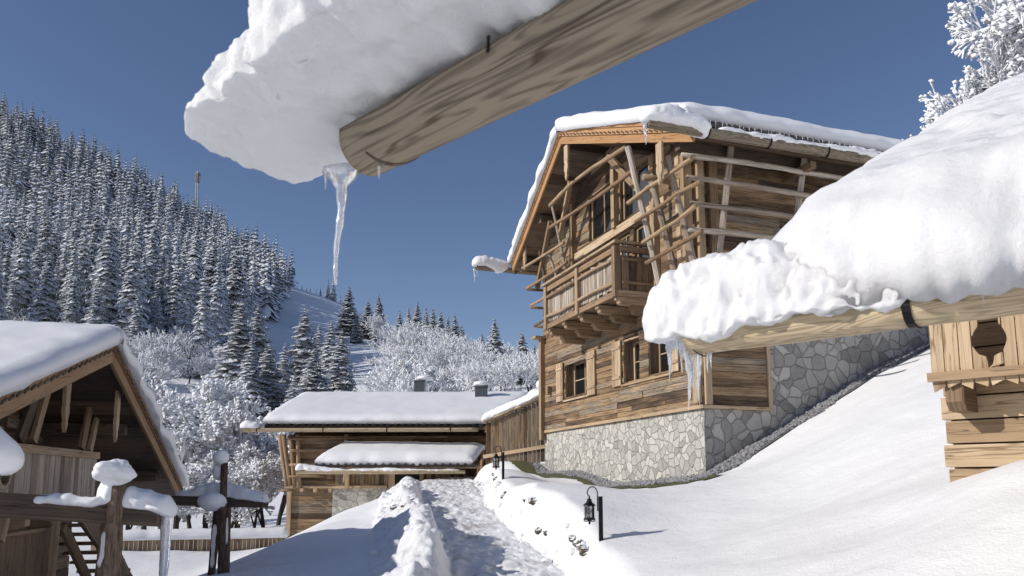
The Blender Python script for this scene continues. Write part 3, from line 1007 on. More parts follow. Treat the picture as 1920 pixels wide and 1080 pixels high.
core = MB(); wall_core(core, .0, .42, .03, 9.0, 1.58, 4.4, holes_lo); wall_core(core, .0, .42, .03, 9.0, 4.4, 8.2, U_)
core.prism([(.6, 8.2), (8.4, 8.2), (4.45, 9.1)], 0, 0.0, .42)
core.box(.42, 9.3, .02, .4, 1.58, 7.3); core.box(.42, 9.3, 8.6, 9.0, 1.58, 7.3); core.box(9.0, 9.3, .4, 8.6, 1.58, 7.6)
core.build('inner_wall', M_recl_dark, ch, CH)
fl = MB(); fl.box(.42, 9.0, .4, 8.6, 4.3, 4.42); fl.build('storey_floor', M_recl_dark, ch, CH)
roofz = lambda y: 9.28 - .393 * abs(y - 4.45)
lim = lambda z: (4.45 - (9.25 - z) / .393, 4.45 + (9.25 - z) / .393)
fw = MB()
plank_wall(fw, CH, -.02, 9.05, 1.66, 4.4, 0, -1, .145, .05, holes_lo, minl=1.2, maxl=4.2)
plank_wall(fw, CH, -.02, 9.05, 4.4, 9.1, 0, -1, .2, .045, U_, lim, minl=1.5, maxl=4.5)
fw.build('timber_wall', M_recl, ch, CH)['label'] = 'reclaimed sunlit boards of the front wall'
sw = MB()
plank_wall(sw, CH, -.03, 1.62, 1.66, 4.3, 0, -1, .17, .05, axis='x', minl=1.7, maxl=2.5)
plank_wall(sw, CH, .0, 9.35, 4.34, 7.6, 0, -1, .23, .05, axis='x')
sw.build('timber_wall', M_recl, ch, CH)['label'] = 'shaded boards of the uphill side wall'
tr = MB()
tr.box(-.085, -.01, -.06, 9.08, 1.575, 1.655); tr.box(-.085, 1.72, -.085, -.015, 1.575, 1.65); tr.box(1.63, 1.72, -.075, -.012, 1.65, 4.3)
tr.build('trim_board', M_tan, ch, CH)
# corner posts
for (a, b, c, d, e, f, mt) in [(-.19, -.05, 8.93, 9.12, 1.35, 4.62, M_beam), (-.16, -.05, -.02, .16, 1.7, 4.4, M_tan), (.0, .16, -.12, -.055, 1.66, 4.4, M_tan),
                               (-.42, -.22, -.15, .03, 4.5, 7.2, M_tan), (-.12, .04, -.24, -.06, 4.4, 7.3, M_tan), (.22, .42, -.20, -.056, 4.4, 7.3, M_beam), (-.2, -.046, 6.35, 6.55, 4.5, 8.3, M_beam), (-.2, -.046, 1.55, 1.75, 4.5, 8.0, M_beam), (-.2, -.046, 3.62, 3.8, 6.7, 8.6, M_tan)]:
    q = MB(); q.box(a, b, c, d, e, f, 2); q.build('corner_post' if c < 0.1 or c > 8 else 'wall_post', mt, ch, CH)
q = MB(); q.box(-.4, .0, 8.85, 9.25, 4.62, 4.69, 1); q.build('post_cap', M_beam, ch, CH)
# log ends at the near corner
for k in range(10):
    z = 4.55 + k * .27
    if k % 2:
        q = MB(); q.box(-.45, -.05, -.01, .16, z, z + .22, 0); q.build('log_end', M_tan, ch, CH)
q = MB(); q.box(-.13, -.05, 1.2, 6.4, 6.50, 6.72, 1); q.build('cross_beam', M_tan, ch, CH)
# windows
for (h, cols, rows, lab) in [(W1, 2, 2, None), (W2, 2, 2, None), (W3, 2, 2, None)]:
    window(ch, CH, 'y', 0, -1, h[0], h[1], h[2], h[3], .30, cols, rows)
for (h, cols, rows, mt) in [(U_[0], 2, 1, M_beam), (U_[1], 3, 1, M_tan), (U_[2], 1, 1, M_tan), (U_[3], 2, 1, M_beam), (U_[4], 2, 1, M_beam)]:
    window(ch, CH, 'y', 0, -1, h[0], h[1], h[2], h[3], .12, cols, rows, mt)
for (y0, y1, z0, z1) in [(7.36, 7.86, 2.45, 3.62), (5.12, 5.64, 2.42, 3.66), (3.58, 4.06, 2.48, 3.66), (.78, 1.2, 2.5, 3.68)]:
    q = MB()
    for k in range(3): q.box(-.115, -.075, y0 + (y1 - y0) * k / 3 + .003, y0 + (y1 - y0) * (k + 1) / 3 - .003, z0, z1, 2)
    for zz in (z0 + .18, z1 - .22): q.box(-.14, -.115, y0 + .02, y1 - .02, zz, zz + .07, 1)
    q.build('shutter', M_tan, ch, CH)
for h in ((W1[0], W1[1], W1[2]), (W3[0], W2[1], W2[2])):
    q = MB(); q.box(-.10, .0, h[0] - .1, h[1] + .1, h[2] - .10, h[2] - .052, 1)
    q.build('window_sill', M_tan, ch, CH)
q = MB(); q.box(-.13, -.05, -.02, 9.0, 3.66, 3.74, 1) if False else q.box(-.2, -.05, 8.35, 8.5, 2.75, 3.0, 2)
q.build('wall_lamp', M_beam, ch, CH)

# roof
rf = MB()
for A, B in ((T1, AP), (AP, T2)):
    Bk0 = np.array((XB, A[1], A[2])); Bk1 = np.array((XB, B[1], B[2]))
    n_ = 14
    for i in range(n_):                       # soffit boards, one behind the other
        f0, f1 = i / n_, (i + 1) / n_
        p0 = A * (1 - f0) + B * f0; p1 = A * (1 - f1) + B * f1; q0 = Bk0 * (1 - f0) + Bk1 * f0; q1 = Bk0 * (1 - f1) + Bk1 * f1
        L = 10.; u = (0, 0, .1)
        V = [p0, p1, q1, q0] + [v + np.array(u) for v in (p0, p1, q1, q0)]
        w_ = np.linalg.norm(p1 - p0)
        Fs = [(0, 1, 2, 3), (7, 6, 5, 4), (0, 4, 5, 1), (2, 6, 7, 3), (1, 5, 6, 2), (3, 7, 4, 0)]
        UV = [[(0, 0), (0, w_), (L, w_), (L, 0)]] * 2 + [[(0, 0), (0, .1), (w_, .1), (w_, 0)]] * 2 + [[(0, 0), (0, .1), (L, .1), (L, 0)]] * 2
        rf.add(V, Fs, UV)
roof = rf.build('roof', M_recl_dark, ch, CH)
for (y, lo) in ((-.35, 0), (1.6, 0), (4.45, 0), (7.3, 0), (9.3, 0)):
    z = roofz(y) - .14
    x0 = -.72 - .50 * (1 - abs(y - 4.45) / 5.6)
    q = MB(); q.beam((x0 + .12, y, z), (9.2, y, z), .2, .24); q.build('purlin', M_dkbeam, roof, CH)
for A, B in ((T1, AP), (T2, AP)):
    d = (B - A)
    q = MB()
    a0 = A + np.array((-.03, 0, .02)); b0 = B + np.array((-.03, 0, .02))
    q.beam(a0, b0, .05, .22, up=(0, -d[2], d[1]) if d[1] > 0 else (0, d[2], -d[1]))
    q.beam(a0 + np.array((-.05, 0, .19)), b0 + np.array((-.05, 0, .19)), .05, .17, up=(0, -d[2], d[1]) if d[1] > 0 else (0, d[2], -d[1]))
    q.beam(a0 + np.array((-.09, 0, .33)), b0 + np.array((-.09, 0, .33)), .05, .12, up=(0, -d[2], d[1]) if d[1] > 0 else (0, d[2], -d[1]))
    rb = q.build('rake_board', M_new, roof, CH)
    wv = MB(); n_ = 30
    for i in range(n_):                        # carved running pattern
        f0, f1 = (i + .15) / n_, (i + .85) / n_
        o = np.array((-.080, 0, .125)); p = a0 * (1 - f0) + b0 * f0 + o; r_ = a0 * (1 - f1) + b0 * f1 + o + np.array((0, 0, .04))
        wv.beam(p, r_, .012, .04)
    wv.build('carved_border', M_dkbeam, rb, CH)
tl = MB()
tile_rows(tl, CH, -.6, 9.3, (-1.22, 7.40), (-.4, 7.70), .2, .07)
tl.build('roof_tiles', M_tile, roof, CH)
for (x0, x1, y, z, rr_) in ((-1.98, 9.2, -1.36, 7.14, .13), (-2.0, 9.0, 10.2, 7.18, .13)):
    q = MB(); half_log(q, (x0, y, z), (x1, y, z + .02), rr_, 14); gt = q.build('gutter', M_gutter_dark, roof, CH, smooth=True)
    for xx in (-.6, .9, 2.4, 3.9):
        b_ = MB(); bracket(b_, (xx, y, z), (1, 0, 0), rr_ + .01); b_.build('gutter_bracket', M_metal, gt, CH)
# hanging carved boards
for (px, py0, py1) in ((1062, 272, 340), (1236, 268, 350), (984, 455, 508)):
    x_ = -1.25 if px == 1062 else (-1.12 if px == 1236 else -.75)
    a = CH.onx(px, py0, x_); b = CH.onx(px, py1, x_)
    q = MB(); pendant(q, CH, x_, a[1], a[2], b[2], .24); q.build('carved_pendant', M_tan, roof, CH)
# curved braces under the roof
for (y0, z0, y1, z1) in ((6.45, 7.2, 5.3, 8.5), (1.65, 7.0, 2.9, 8.3), (8.3, 6.1, 6.8, 7.8)):
    q = MB(); q.beam((-.55, y0, z0), (-.7, y1, z1), .12, .16); q.build('roof_brace', M_beam, roof, CH)

# balcony
bf = MB(); xo = -1.12
y0b, y1b, zf, zt = 1.68, 6.08, 4.44, 5.60
for k in range(8): bf.box(xo + .14 * k, xo + .14 * (k + 1) - .006, y0b, y1b, zf - .06, zf, 1)
bf.box(xo - .05, xo - .002, y0b - .04, y1b + .04, zf - .11, zf + .03, 1); bf.box(xo, 0, y0b - .05, y0b - .002, zf - .11, zf + .03, 0)
bal = bf.build('balcony', M_beam, ch, CH)
q = MB(); q.beam((xo - .02, y0b - .1, zt + .03), (xo - .02, y1b + .15, zt + .03), .20, .055); q.beam((xo - .08, y0b - .01, zt + .0302), (-.02, y0b - .01, zt + .0302), .17, .05)
q.beam((xo, y0b, zt - .13), (xo, y1b + .1, zt - .13), .11, .14); q.beam((xo + .06, y0b, zt - .13), (-.05, y0b, zt - .13), .10, .14)
q.build('handrail', M_beam, bal, CH)
for y in (y0b + .05, 3.85, y1b - .06):
    q = MB(); q.box(xo - .10, xo + .06, y - .08, y + .08, zf - .12, zt - .06, 2); q.build('balcony_post', M_beam, bal, CH)
for zz in (zf + .22, zt - .38):
    for (a, b) in ((y0b + .13, 3.77), (3.93, y1b - .14)):
        q = MB(); q.tube([(xo - .06, a, zz), (xo - .09, (a + b) / 2, zz + rng.uniform(-.05, .03)), (xo - .06, b, zz + .02)], .045, 8, .25, seg=.15); q.build('rail_pole', M_beam, bal, CH, smooth=True)
    q = MB(); q.box(xo + .1, -.08, y0b - .07, y0b - .03, zz - .03, zz + .03, 0); q.build('rail_pole', M_beam, bal, CH)
q = MB(); y = y0b + .15
while y < y1b - .16:
    w_ = rng.uniform(.085, .13)
    if abs(y + w_ / 2 - 3.85) > .13:
        q.beam((xo + .0 + rng.uniform(-.01, .01), y + w_ / 2 + rng.uniform(-.01, .01), zf + .06 + rng.uniform(0, .05)), (xo + rng.uniform(-.01, .01), y + w_ / 2 + rng.uniform(-.015, .015), zt - .22 - rng.uniform(0, .10)), w_, .025, up=(1, 0, 0), jit=.12)
    y += w_ + .012
q.build('balustrade', M_grey, bal, CH)
q = MB()
for k in range(5): q.box(xo + .09 + k * .2, xo + .28 + k * .2, y0b - .02, y0b + .02, zf + .05, zt - .28, 2)
q.build('end_panel', M_recl_dark, bal, CH)
for k in range(5):
    y = y0b + .12 + k * (y1b - y0b - .24) / 4
    q = MB()
    for (x0, zc, h_) in ((xo + .0, zf - .2, .19), (xo + .38, zf - .4, .19)):
        poly = [(x0, zc + h_ / 2), (x0, zc + .02), (x0 + .05, zc - .0), (x0 + .07, zc - h_ / 2 + .03), (x0 + .12, zc - h_ / 2), (.05, zc - h_ / 2), (.05, zc + h_ / 2)]
        q.prism(poly, 1, y - .09, y + .09)
    q.build('corbel', M_beam, bal, CH)

# lattice of poles: uprights lean out from the wall, rails are tied to them
for (t_, b_, r_, mt) in [((1035, 385), (1060, 505), .055, M_grey), ((1177, 275), (1238, 540), .085, M_grey), ((1222, 340), (1268, 520), .085, M_grey), ((1250, 293), (1302, 500), .085, M_grey),
                         ((1012, 470), (1031, 592), .06, M_dkbeam), ((1030, 478), (1043, 520), .05, M_grey)]:
    b = CH.onx(*b_, -.35); a = None
    best = min(np.arange(-1.6, 0, .02), key=lambda c: abs(CH.onx(*t_, c)[1] - b[1]))
    a = CH.onx(*t_, best)
    q = MB(); q.tube([a, ((a[0] + b[0]) / 2 + .02, (a[1] + b[1]) / 2, (a[2] + b[2]) / 2), b], [r_ * .8, r_ * .88, r_ * .95], 7, .18, seg=.3); q.build('lattice_upright', mt, ch, CH, smooth=False)
front_rails = [((1031, 386), (1070, 345), (1110, 315), (1172, 277), -1.0, .06), ((1028, 428), (1080, 396), (1130, 362), (1192, 316), -.92, .055), ((1178, 381), (1215, 352), (1250, 330), (1302, 293), -.92, .055),
               ((1192, 415), (1240, 385), (1270, 362), (1313, 342), -.88, .05), ((1205, 455), (1240, 432), (1270, 413), (1304, 386), -.8, .05), ((1212, 493), (1250, 472), (1285, 452), (1316, 433), -.75, .055),
               ((980, 503), (1005, 488), (1030, 472), (1057, 455), -.75, .05), ((988, 541), (1012, 526), (1038, 509), (1063, 491), -.7, .055), ((995, 573), (1010, 565), (1025, 556), (1036, 550), -.65, .05),
               ((1003, 611), (1015, 604), (1025, 597), (1036, 591), -.6, .05)]
for pr in front_rails:
    pts = [CH.onx(p[0], p[1], pr[4]) for p in pr[:4]]
    q = MB(); q.tube(pts, [pr[5] * .95, pr[5] * .85, pr[5] * .85, pr[5]], 8, .22, seg=.2, ns=5); q.build('lattice_rail', M_pole, ch, CH, smooth=True)
for pr in [((1278, 290), (1400, 305), (1560, 331), -.68), ((1288, 332), (1400, 348), (1530, 369), -.62), ((1295, 381), (1400, 394), (1520, 411), -.58), ((1292, 430), (1400, 440), (1520, 452), -.52)]:
    pts = [CH.ony(p[0], p[1], pr[3]) for p in pr[:3]]; pts.append((9.0, pr[3], pts[-1][2]))
    q = MB(); q.tube(pts, [.06, .065, .06, .06], 8, .22, seg=.25, ns=5); q.build('lattice_rail', M_grey, ch, CH, smooth=True)
for (t_, b_) in [((1369, 276), (1350, 470)), ((1507, 295), (1497, 400))]:
    a = CH.ony(*t_, -.52); b = CH.ony(*b_, -.45)
    q = MB(); q.beam((a[0], -.55, a[2]), (b[0], -.42, b[2]), .13, .13, jit=.1); q.build('lattice_upright', M_grey, ch, CH)
for (x_, z_) in ((2.3, 7.0), (4.6, 7.0), (6.8, 7.0)):
    q = MB(); q.box(x_, x_ + .15, -1.0, -.02, z_ - .1, z_ + .06, 1); q.build('bracket_beam', M_beam, ch, CH)
for (px0, px1, py) in [(975, 1037, 508), (988, 1018, 542), (995, 1026, 576), (1003, 1032, 612)]:
    a = CH.ony(px0, py, 9.75)
    q = MB(); q.tube([a, (a[0] + .9, 9.75, a[2]), (8.0, 9.75, a[2])], .05, 7, .2, seg=.3); q.build('lattice_rail', M_beam, ch, CH, smooth=True)
a = CH.onx(1263, 373, -.7)
q = MB(); q.tube([CH.onx(1206, 332, -.95), (.0, CH.onx(1206, 332, -.95)[1], CH.onx(1206, 332, -.95)[2])], .08, 9, .15); q.build('beam_end', M_pole, ch, CH, smooth=True)

# snow on the chalet
q = MB()
o_ = np.array((-.12, 0, .42))
snow_slab(q, T1 + (-.12, .12, .50), (XB, T1[1] + .12, T1[2] + .50), AP + (-.12, 0, .28), (XB, AP[1], AP[2] + .28), .40, .26, (1, 0, 1, 0), .10, .045, 2.6, 1, .14, .5)
snow_slab(q, T2 + (-.12, -.05, .27), (XB, T2[1] - .05, T2[2] + .27), AP + (-.12, 0, .28), (XB, AP[1], AP[2] + .28), .40, .26, (1, 0, 1, 0), .10, .045, 2.6, 2, .14, .5)
snow_thing('roof_snow', q, CH, 'thick snow blanket over the roof of the tall timber chalet')
q = MB(); snow_roll(q, [(-2.12, -1.36, 7.22), (-1.6, -1.36, 7.24), (-1.0, -1.34, 7.24), (-.5, -1.34, 7.20)], [.22, .27, .26, .2], [.16, .28, .26, .10], [.12, .12, .14, .24], 28, .16, 3.2, 5, .04, endr=.25)
snow_thing('gutter_snow', q, CH, 'snow heap on the free gutter end at the front corner of the tall chalet')
q = MB(); snow_roll(q, [(-.4, -1.36, 7.20), (1, -1.36, 7.2), (1.8, -1.36, 7.2), (3, -1.36, 7.22), (9, -1.36, 7.22)], [.13, .15, .12, .15, .13], [.05, .1, .05, .1, .08], [.05, .1, .04, .08, .06], 16, .35, 3.2, 6, .06, endr=.2)
snow_thing('gutter_snow', q, CH, 'thin strip of snow lying in the long eave gutter of the tall chalet')
q = MB(); snow_roll(q, [(-2.15, 10.2, 7.26), (-1.7, 10.2, 7.28), (-1.2, 10.2, 7.26), (-.8, 10.2, 7.24)], [.2, .24, .22, .16], [.24, .26, .24, .16], [.1, .1, .22, .08], 24, .14, 3.2, 7, .04, endr=.25)
snow_thing('gutter_snow', q, CH, 'snow pad on the far gutter end sticking out left of the tall chalet, against the sky')
# icicles of the chalet
k = 0
for i in range(46):
    x_ = -.45 + i * .145 + rng.uniform(-.04, .04)
    q = MB(); icicle(q, (x_, -1.25 + rng.uniform(-.02, .02), 7.46), rng.uniform(.08, .30), rng.uniform(.010, .018), i * .7, 5, .1)
    q.build('icicle', M_ice, None, CH, smooth=True, label='thin icicle hanging in the row under the roof tiles of the tall chalet', category='icicle', group='icicles under the eave tiles of the tall chalet')
for (p, L, r_, lab) in [((-2.02, -1.36, 7.06), .42, .05, 'short thick icicle under the snow heap on the tall chalet gutter end'), ((-2.05, 10.2, 7.1), .5, .035, 'slim icicle under the gutter end left of the tall chalet'), ((-1.96, 10.15, 7.1), .28, .02, 'small second icicle just right of the slim one left of the tall chalet')]:
    q = MB(); icicle(q, p, L, r_, L * 9, 8, .3); q.build('icicle', M_ice, None, CH, smooth=True, label=lab, category='icicle')

# gravel and turf at the foot of the walls
def patch(name, mat, fn, label, nx, ny, lift, seed, **kw):
    G = np.zeros((nx, ny, 3))
    for i in range(nx):
        for j in range(ny):
            x, y = fn(i / (nx - 1), j / (ny - 1))
            w_ = CH.w(x, y); G[i, j] = (w_[0], w_[1], 0)
    z = ground_z(G[..., 0], G[..., 1]).reshape(nx, ny)
    G[..., 2] = z + lift
    m_ = MB(); m_.loft(G, cap=False, wrap=False)
    return m_.build(name, mat, smooth=True, **kw)

def turf(u, v):
    y = -1.1 + v * 11.2
    e = .16 * float(vnoise(np.array([y * 1.7, 3., 0]), 4)) + .05 * float(vnoise(np.array([y * 6, 3., 0]), 6))
    return (-.25 - u * (.50 + e + .1 * (y > 6)), y)
patch('turf_strip', M_grass, turf, '', 14, 160, .022, 1, kind='structure')
def peb(name, fn, n, size, mat, label):
    base = np.array([(1, 0, 0), (-1, 0, 0), (0, 1, 0), (0, -1, 0), (0, 0, 1), (0, 0, -1)], float)
    Fo = [(0, 2, 4), (2, 1, 4), (1, 3, 4), (3, 0, 4), (2, 0, 5), (1, 2, 5), (3, 1, 5), (0, 3, 5)]
    pos = np.array([CH.w(*fn(rng.random(), rng.random())) for _ in range(n)])
    z = ground_z(pos[:, 0], pos[:, 1])
    m_ = MB()
    for i in range(n):
        s_ = size * rng.uniform(.5, 1.3)
        V = base * (1 + .3 * nr.randn(6, 1)) * s_ * [1, 1, .7]
        a = rng.random() * 6; c, s2 = math.cos(a), math.sin(a)
        V = V @ np.array([[c, -s2, 0], [s2, c, 0], [0, 0, 1]])
        m_.add(V + [pos[i, 0], pos[i, 1], z[i] + rng.uniform(.01, .05)], Fo)
    return m_.build(name, mat, kind='stuff', label=label, category='gravel')
peb('gravel', lambda a, b: (-.03 - a * (.38 + .1 * math.sin(b * 30)), -.6 + b * 10.0), 3800, .045, M_gravel, 'loose grey gravel along the foot of the chalet front')
peb('gravel', lambda a, b: (-.4 + b * 8.5, -.03 - a * (.52 + .08 * math.sin(b * 23))), 4600, .045, M_gravel, 'loose grey gravel band climbing beside the shaded stone wall')
def gs(u, v): return (-.02 - u * .42, -.5 + v * 10.2)
patch('gravel_strip', plain('gravel_bed', (.13, .13, .13), .95), gs, '', 6, 90, .034, 1, kind='structure')
def gs2(u, v): return (-.4 + v * 9.5, -.02 - u * .55)
patch('gravel_strip', bpy.data.materials['gravel_bed'], gs2, '', 6, 90, .030, 1, kind='structure')

# ================================================================== BARN
bn = thing('timber_barn', 'low timber barn with a wide snowy roof at the end of the path', 'barn', BN, (3.5, 3, -2.2))
bholes = [(4.25, 4.9, -.72, -.02)]
q = MB(); q.box(.04, 7.4, .05, 8.0, -2.3, 1.75); q.prism([(.05, 1.75), (8.0, 1.75), (4.0, 3.3)], 0, .06, 7.38); q.build('inner_wall', M_recl_dark, bn, BN)
q = MB(); plank_wall(q, BN, .02, 1.66, -2.25, -.16, .05, -1, .2, .06, axis='x', minl=1.5, maxl=2.2); plank_wall(q, BN, .0, 7.45, -.08, 1.75, .05, -1, .22, .06, axis='x', minl=.8, maxl=2.6)
q.build('timber_wall', M_recl, bn, BN)
q = MB(); q.box(1.68, 7.4, -.12, .05, -2.3, -.2); q.build('stone_base', M_stone_lit, bn, BN)
q = MB(); x = 1.75
while x < 7.3:
    w_ = rng.uniform(.10, .2); q.box(x, x + w_, -.09, -.04, -.1, .45, 2); x += w_ + .012
q.build('board_cladding', M_recl, bn, BN)
q = MB(); q.box(-.1, 3.7, -.2, -.01, -.2, -.1, 0); q.build('wall_plate', M_tan, bn, BN)
for a_, b_ in ((3.75, 3.98), (4.9, 5.05)):
    q = MB(); q.box(a_, b_, -.17, -.10, -.9, .42, 2); q.build('door_frame', M_tan, bn, BN)
q = MB(); q.box(3.99, 4.89, -.13, -.095, -.9, .36, 2); q.build('door', M_glass, bn, BN)
# posts of leaning logs at the left corner
for k, (xt, xb, y_) in enumerate([(-.40, -.05, .0), (-.22, .12, -.12), (.05, .30, -.18), (.35, .46, -.24), (2.15, 2.15, -.22)]):
    q = MB(); zb_ = -.18 if k < 4 else .0
    q.tube([(xt, y_, 1.78), ((xt + xb) / 2, y_, .8), (xb, y_, zb_)], .085, 7, .12, seg=.4); q.build('lattice_upright', M_beam if k < 4 else M_tan, bn, BN, smooth=True)
q = MB(); q.box(-.02, .14, -.1, .06, -2.3, -.2, 2); q.build('corner_post', M_tan, bn, BN)
for z_, x1 in ((1.62, 2.7), (1.18, 1.9), (.66, 1.35), (.22, 1.4), (-.28, .2)):
    q = MB(); q.tube([(.1 if z_ > 0 else -.2, -.36, z_), ((x1) / 2, -.38, z_ + .02), (x1, -.35, z_ + .02)], .05, 7, .2, seg=.25); q.build('lattice_rail', M_pole, bn, BN, smooth=True)
for k, x_ in enumerate((.5, 1.0, 1.55)):
    q = MB(); q.box(x_, x_ + .12, -.3, -.05, -.34, -.2, 1); q.build('corbel', M_tan, bn, BN)
# barn roof
RZ = (1.92, 3.42)    # underside at the eave (y=-1.0) and at the ridge (y=3.9)
rf = MB()
for s_ in (0, 1):
    y0, y1 = (-.85, 3.9) if s_ == 0 else (8.7, 3.9)
    rf.prism([(y0, RZ[0]), (y1, RZ[1]), (y1, RZ[1] + .12), (y0, RZ[0] + .12)], 0, -.75, 9.0)
broof = rf.build('roof', M_beam, bn, BN)
q = MB(); tile_rows(q, BN, -.6, 7.3, (-.98, 2.05), (-.5, 2.22), .26, .085); q.build('roof_tiles', M_tile, broof, BN)
q = MB(); half_log(q, (-1.45, -1.1, 1.93), (7.1, -1.1, 1.95), .115, 12); gt = q.build('gutter', M_gutter, broof, BN, smooth=True)
for xx in (-.9, 1.5, 3.8, 6.1):
    q = MB(); bracket(q, (xx, -1.1, 1.94), (1, 0, 0), .12); q.build('gutter_bracket', M_metal, gt, BN)
q = MB(); q.beam((7.35, -.9, 1.94), (8.9, 3.9, 3.45), .05, .22); q.build('rake_board', M_new, broof, BN)
for (px0, px1, pyt, pyb, y_, lab) in [(777, 797, 716, 745, 4.6, ''), (891, 914, 727, 752, 2.9, '')]:
    a = BN.ony(px0, pyb, y_); b = BN.ony(px1, pyt, y_)
    q = MB(); q.box(a[0], b[0], y_ - .2, y_ + .22, a[2] - .5, b[2], 2); q.box(a[0] - .03, b[0] + .03, y_ - .23, y_ + .25, b[2] + .003, b[2] + .05, 0)
    q.build('chimney', M_flue, broof, BN)
    if px0 == 777: q = MB(); q.tube([(a[0] + .3, y_, b[2] + .06), (a[0] + .3, y_, b[2] + .3)], .09, 10); q.build('flue_pipe', M_flue, broof, BN)
    q = MB(); xx = (a[0] + b[0]) / 2 + (.2 if px0 == 777 else .02); snow_ball(q, (xx, y_ + .05, b[2] + .16), .36 if px0 > 800 else .34, .36, .14, .10, 3, px0)
    snow_thing('snow_mound', q, BN, 'round snow cap on the grey chimney nearer the barn eave' if px0 > 800 else 'small snow cap on the grey chimney behind the barn ridge')
q = MB()
snow_slab(q, (-.72, -.92, RZ[0] + .25), (7.5, -.92, RZ[0] + .25), (-.72, 3.9, RZ[1] + .14), (9.1, 3.9, RZ[1] + .14), .30, .32, (1, 1, 1, 0), .05, .03, 2.6, 3, .16, .45)
snow_slab(q, (-.72, 8.6, RZ[0] + .16), (7.5, 8.6, RZ[0] + .16), (-.72, 3.9, RZ[1] + .14), (9.1, 3.9, RZ[1] + .14), .30, .32, (1, 1, 1, 0), .05, .03, 2.6, 4, .3, .45)
snow_thing('roof_snow', q, BN, 'smooth snow sheet covering the long roof of the low barn')
q = MB(); snow_roll(q, [(-1.55, -1.1, 2.0), (-1.2, -1.1, 2.02), (-.8, -1.1, 2.0)], [.16, .2, .16], [.16, .26, .18], .06, 20, .15, 3, 5, .05, endr=.2)
snow_thing('gutter_snow', q, BN, 'snow on the gutter end at the left of the low barn')
# canopy in front of the barn
rf = MB(); rf.prism([(-2.0, .50), (.0, 1.20), (.0, 1.28), (-2.0, .58)], 0, 1.35, 7.3)
cn = rf.build('canopy', M_beam, bn, BN)
q = MB(); tile_rows(q, BN, 1.5, 7.1, (-2.08, .60), (-1.75, .72), .26, .07); tile_rows(q, BN, 2.6, 7.2, (-.35, 1.22), (-.02, 1.34), .2, .07); q.build('canopy_tiles', M_tile, cn, BN)
q = MB(); half_log(q, (.85, -2.15, .40), (6.7, -2.15, .42), .11, 12); q.build('gutter', M_gutter, cn, BN, smooth=True)
q = MB(); q.beam((7.25, -2.15, .52), (7.25, .0, 1.28), .07, .26); q.build('rake_board', M_new, cn, BN)
for xx, z0 in ((7.1, -.9), (2.2, -.2)):
    q = MB(); q.box(xx, xx + .14, -1.95 if xx > 5 else -.5, -1.8 if xx > 5 else -.36, z0, .55 if xx > 5 else 1.1, 2); q.build('canopy_post', M_beam, cn, BN)
q = MB(); snow_slab(q, (1.5, -2.02, .66), (6.95, -2.02, .66), (2.1, -.42, 1.22), (7.25, -.42, 1.22), .34, .32, (1, 1, 1, 1), .05, .03, 3, 8, .14, .4)
snow_thing('roof_snow', q, BN, 'rounded snow slab on the small canopy below the barn eave')
q = MB(); snow_roll(q, [(.78, -2.15, .46), (1.1, -2.15, .48), (1.5, -2.15, .44), (2.5, -2.15, .42), (4, -2.15, .44), (5.5, -2.15, .42), (6.6, -2.15, .42)], [.14, .18, .14, .1, .1, .1, .1], [.16, .2, .14, .05, .07, .04, .06], .05, 16, .3, 3, 15, .06, endr=.2)
snow_thing('gutter_snow', q, BN, 'snow strip lying in the gutter of the barn canopy')

# board fence joining the barn and the chalet
A = P(912, 905, 27.3); B = P(1030, 905, 26.2)
fc = thing('board_fence', 'tall slanting fence of brown vertical boards between barn and chalet', 'fence', W, ((A[0] + B[0]) / 2, 26.7, .3))
q = MB(); n_ = 15
for i in range(n_):
    f = (i + .5) / n_; p = A * (1 - f) + B * f; zt_ = 2.02 + .78 * f
    q.beam((p[0], p[1] + rng.uniform(-.01, .01), .45 + .25 * f + rng.uniform(-.03, .03)), (p[0], p[1], zt_), (B[0] - A[0]) / n_ - .003, .04, up=(0, 1, 0))
q.build('board_panel', M_recl, fc, W)
q = MB(); q.beam((A[0] - .1, A[1] - .08, .88), (B[0], B[1] - .08, 1.2), .06, .12); q.build('rail', M_tan, fc, W)
q = MB(); q.beam((A[0] - .1, A[1] - .03, 2.06), (B[0], B[1] - .03, 2.86), .3, .05); q.build('cap_board', M_tan, fc, W)
for f in (.02, .5, .97):
    p = A * (1 - f) + B * f; q = MB(); q.box(p[0] - .06, p[0] + .06, p[1] + .03, p[1] + .15, -.3, 2.0 + .75 * f, 2); q.build('fence_post', M_beam, fc, W)
q = MB(); snow_roll(q, [(A[0] - .2, A[1] - .02, 2.1), (A[0] + .4, A[1] - .1, 2.28), ((A[0] + B[0]) / 2 + .2, 26.7, 2.58), (B[0], B[1], 2.95)], [.28, .32, .32, .3], [.22, .28, .26, .26], .06, 24, .12, 3, 19, .06, endr=.25)
snow_thing('snow_mound', q, W, 'long snow cap on the slanting board fence beside the chalet')
q = MB(); snow_ball(q, P(1012, 742, 29) , .45, .5, .26, .15, 2.5, 5); snow_ball(q, P(1024, 722, 30), .4, .5, .24, .15, 2.5, 6)
snow_thing('snow_mound', q, W, 'two-tier snow heap peeking behind the left corner of the tall chalet')

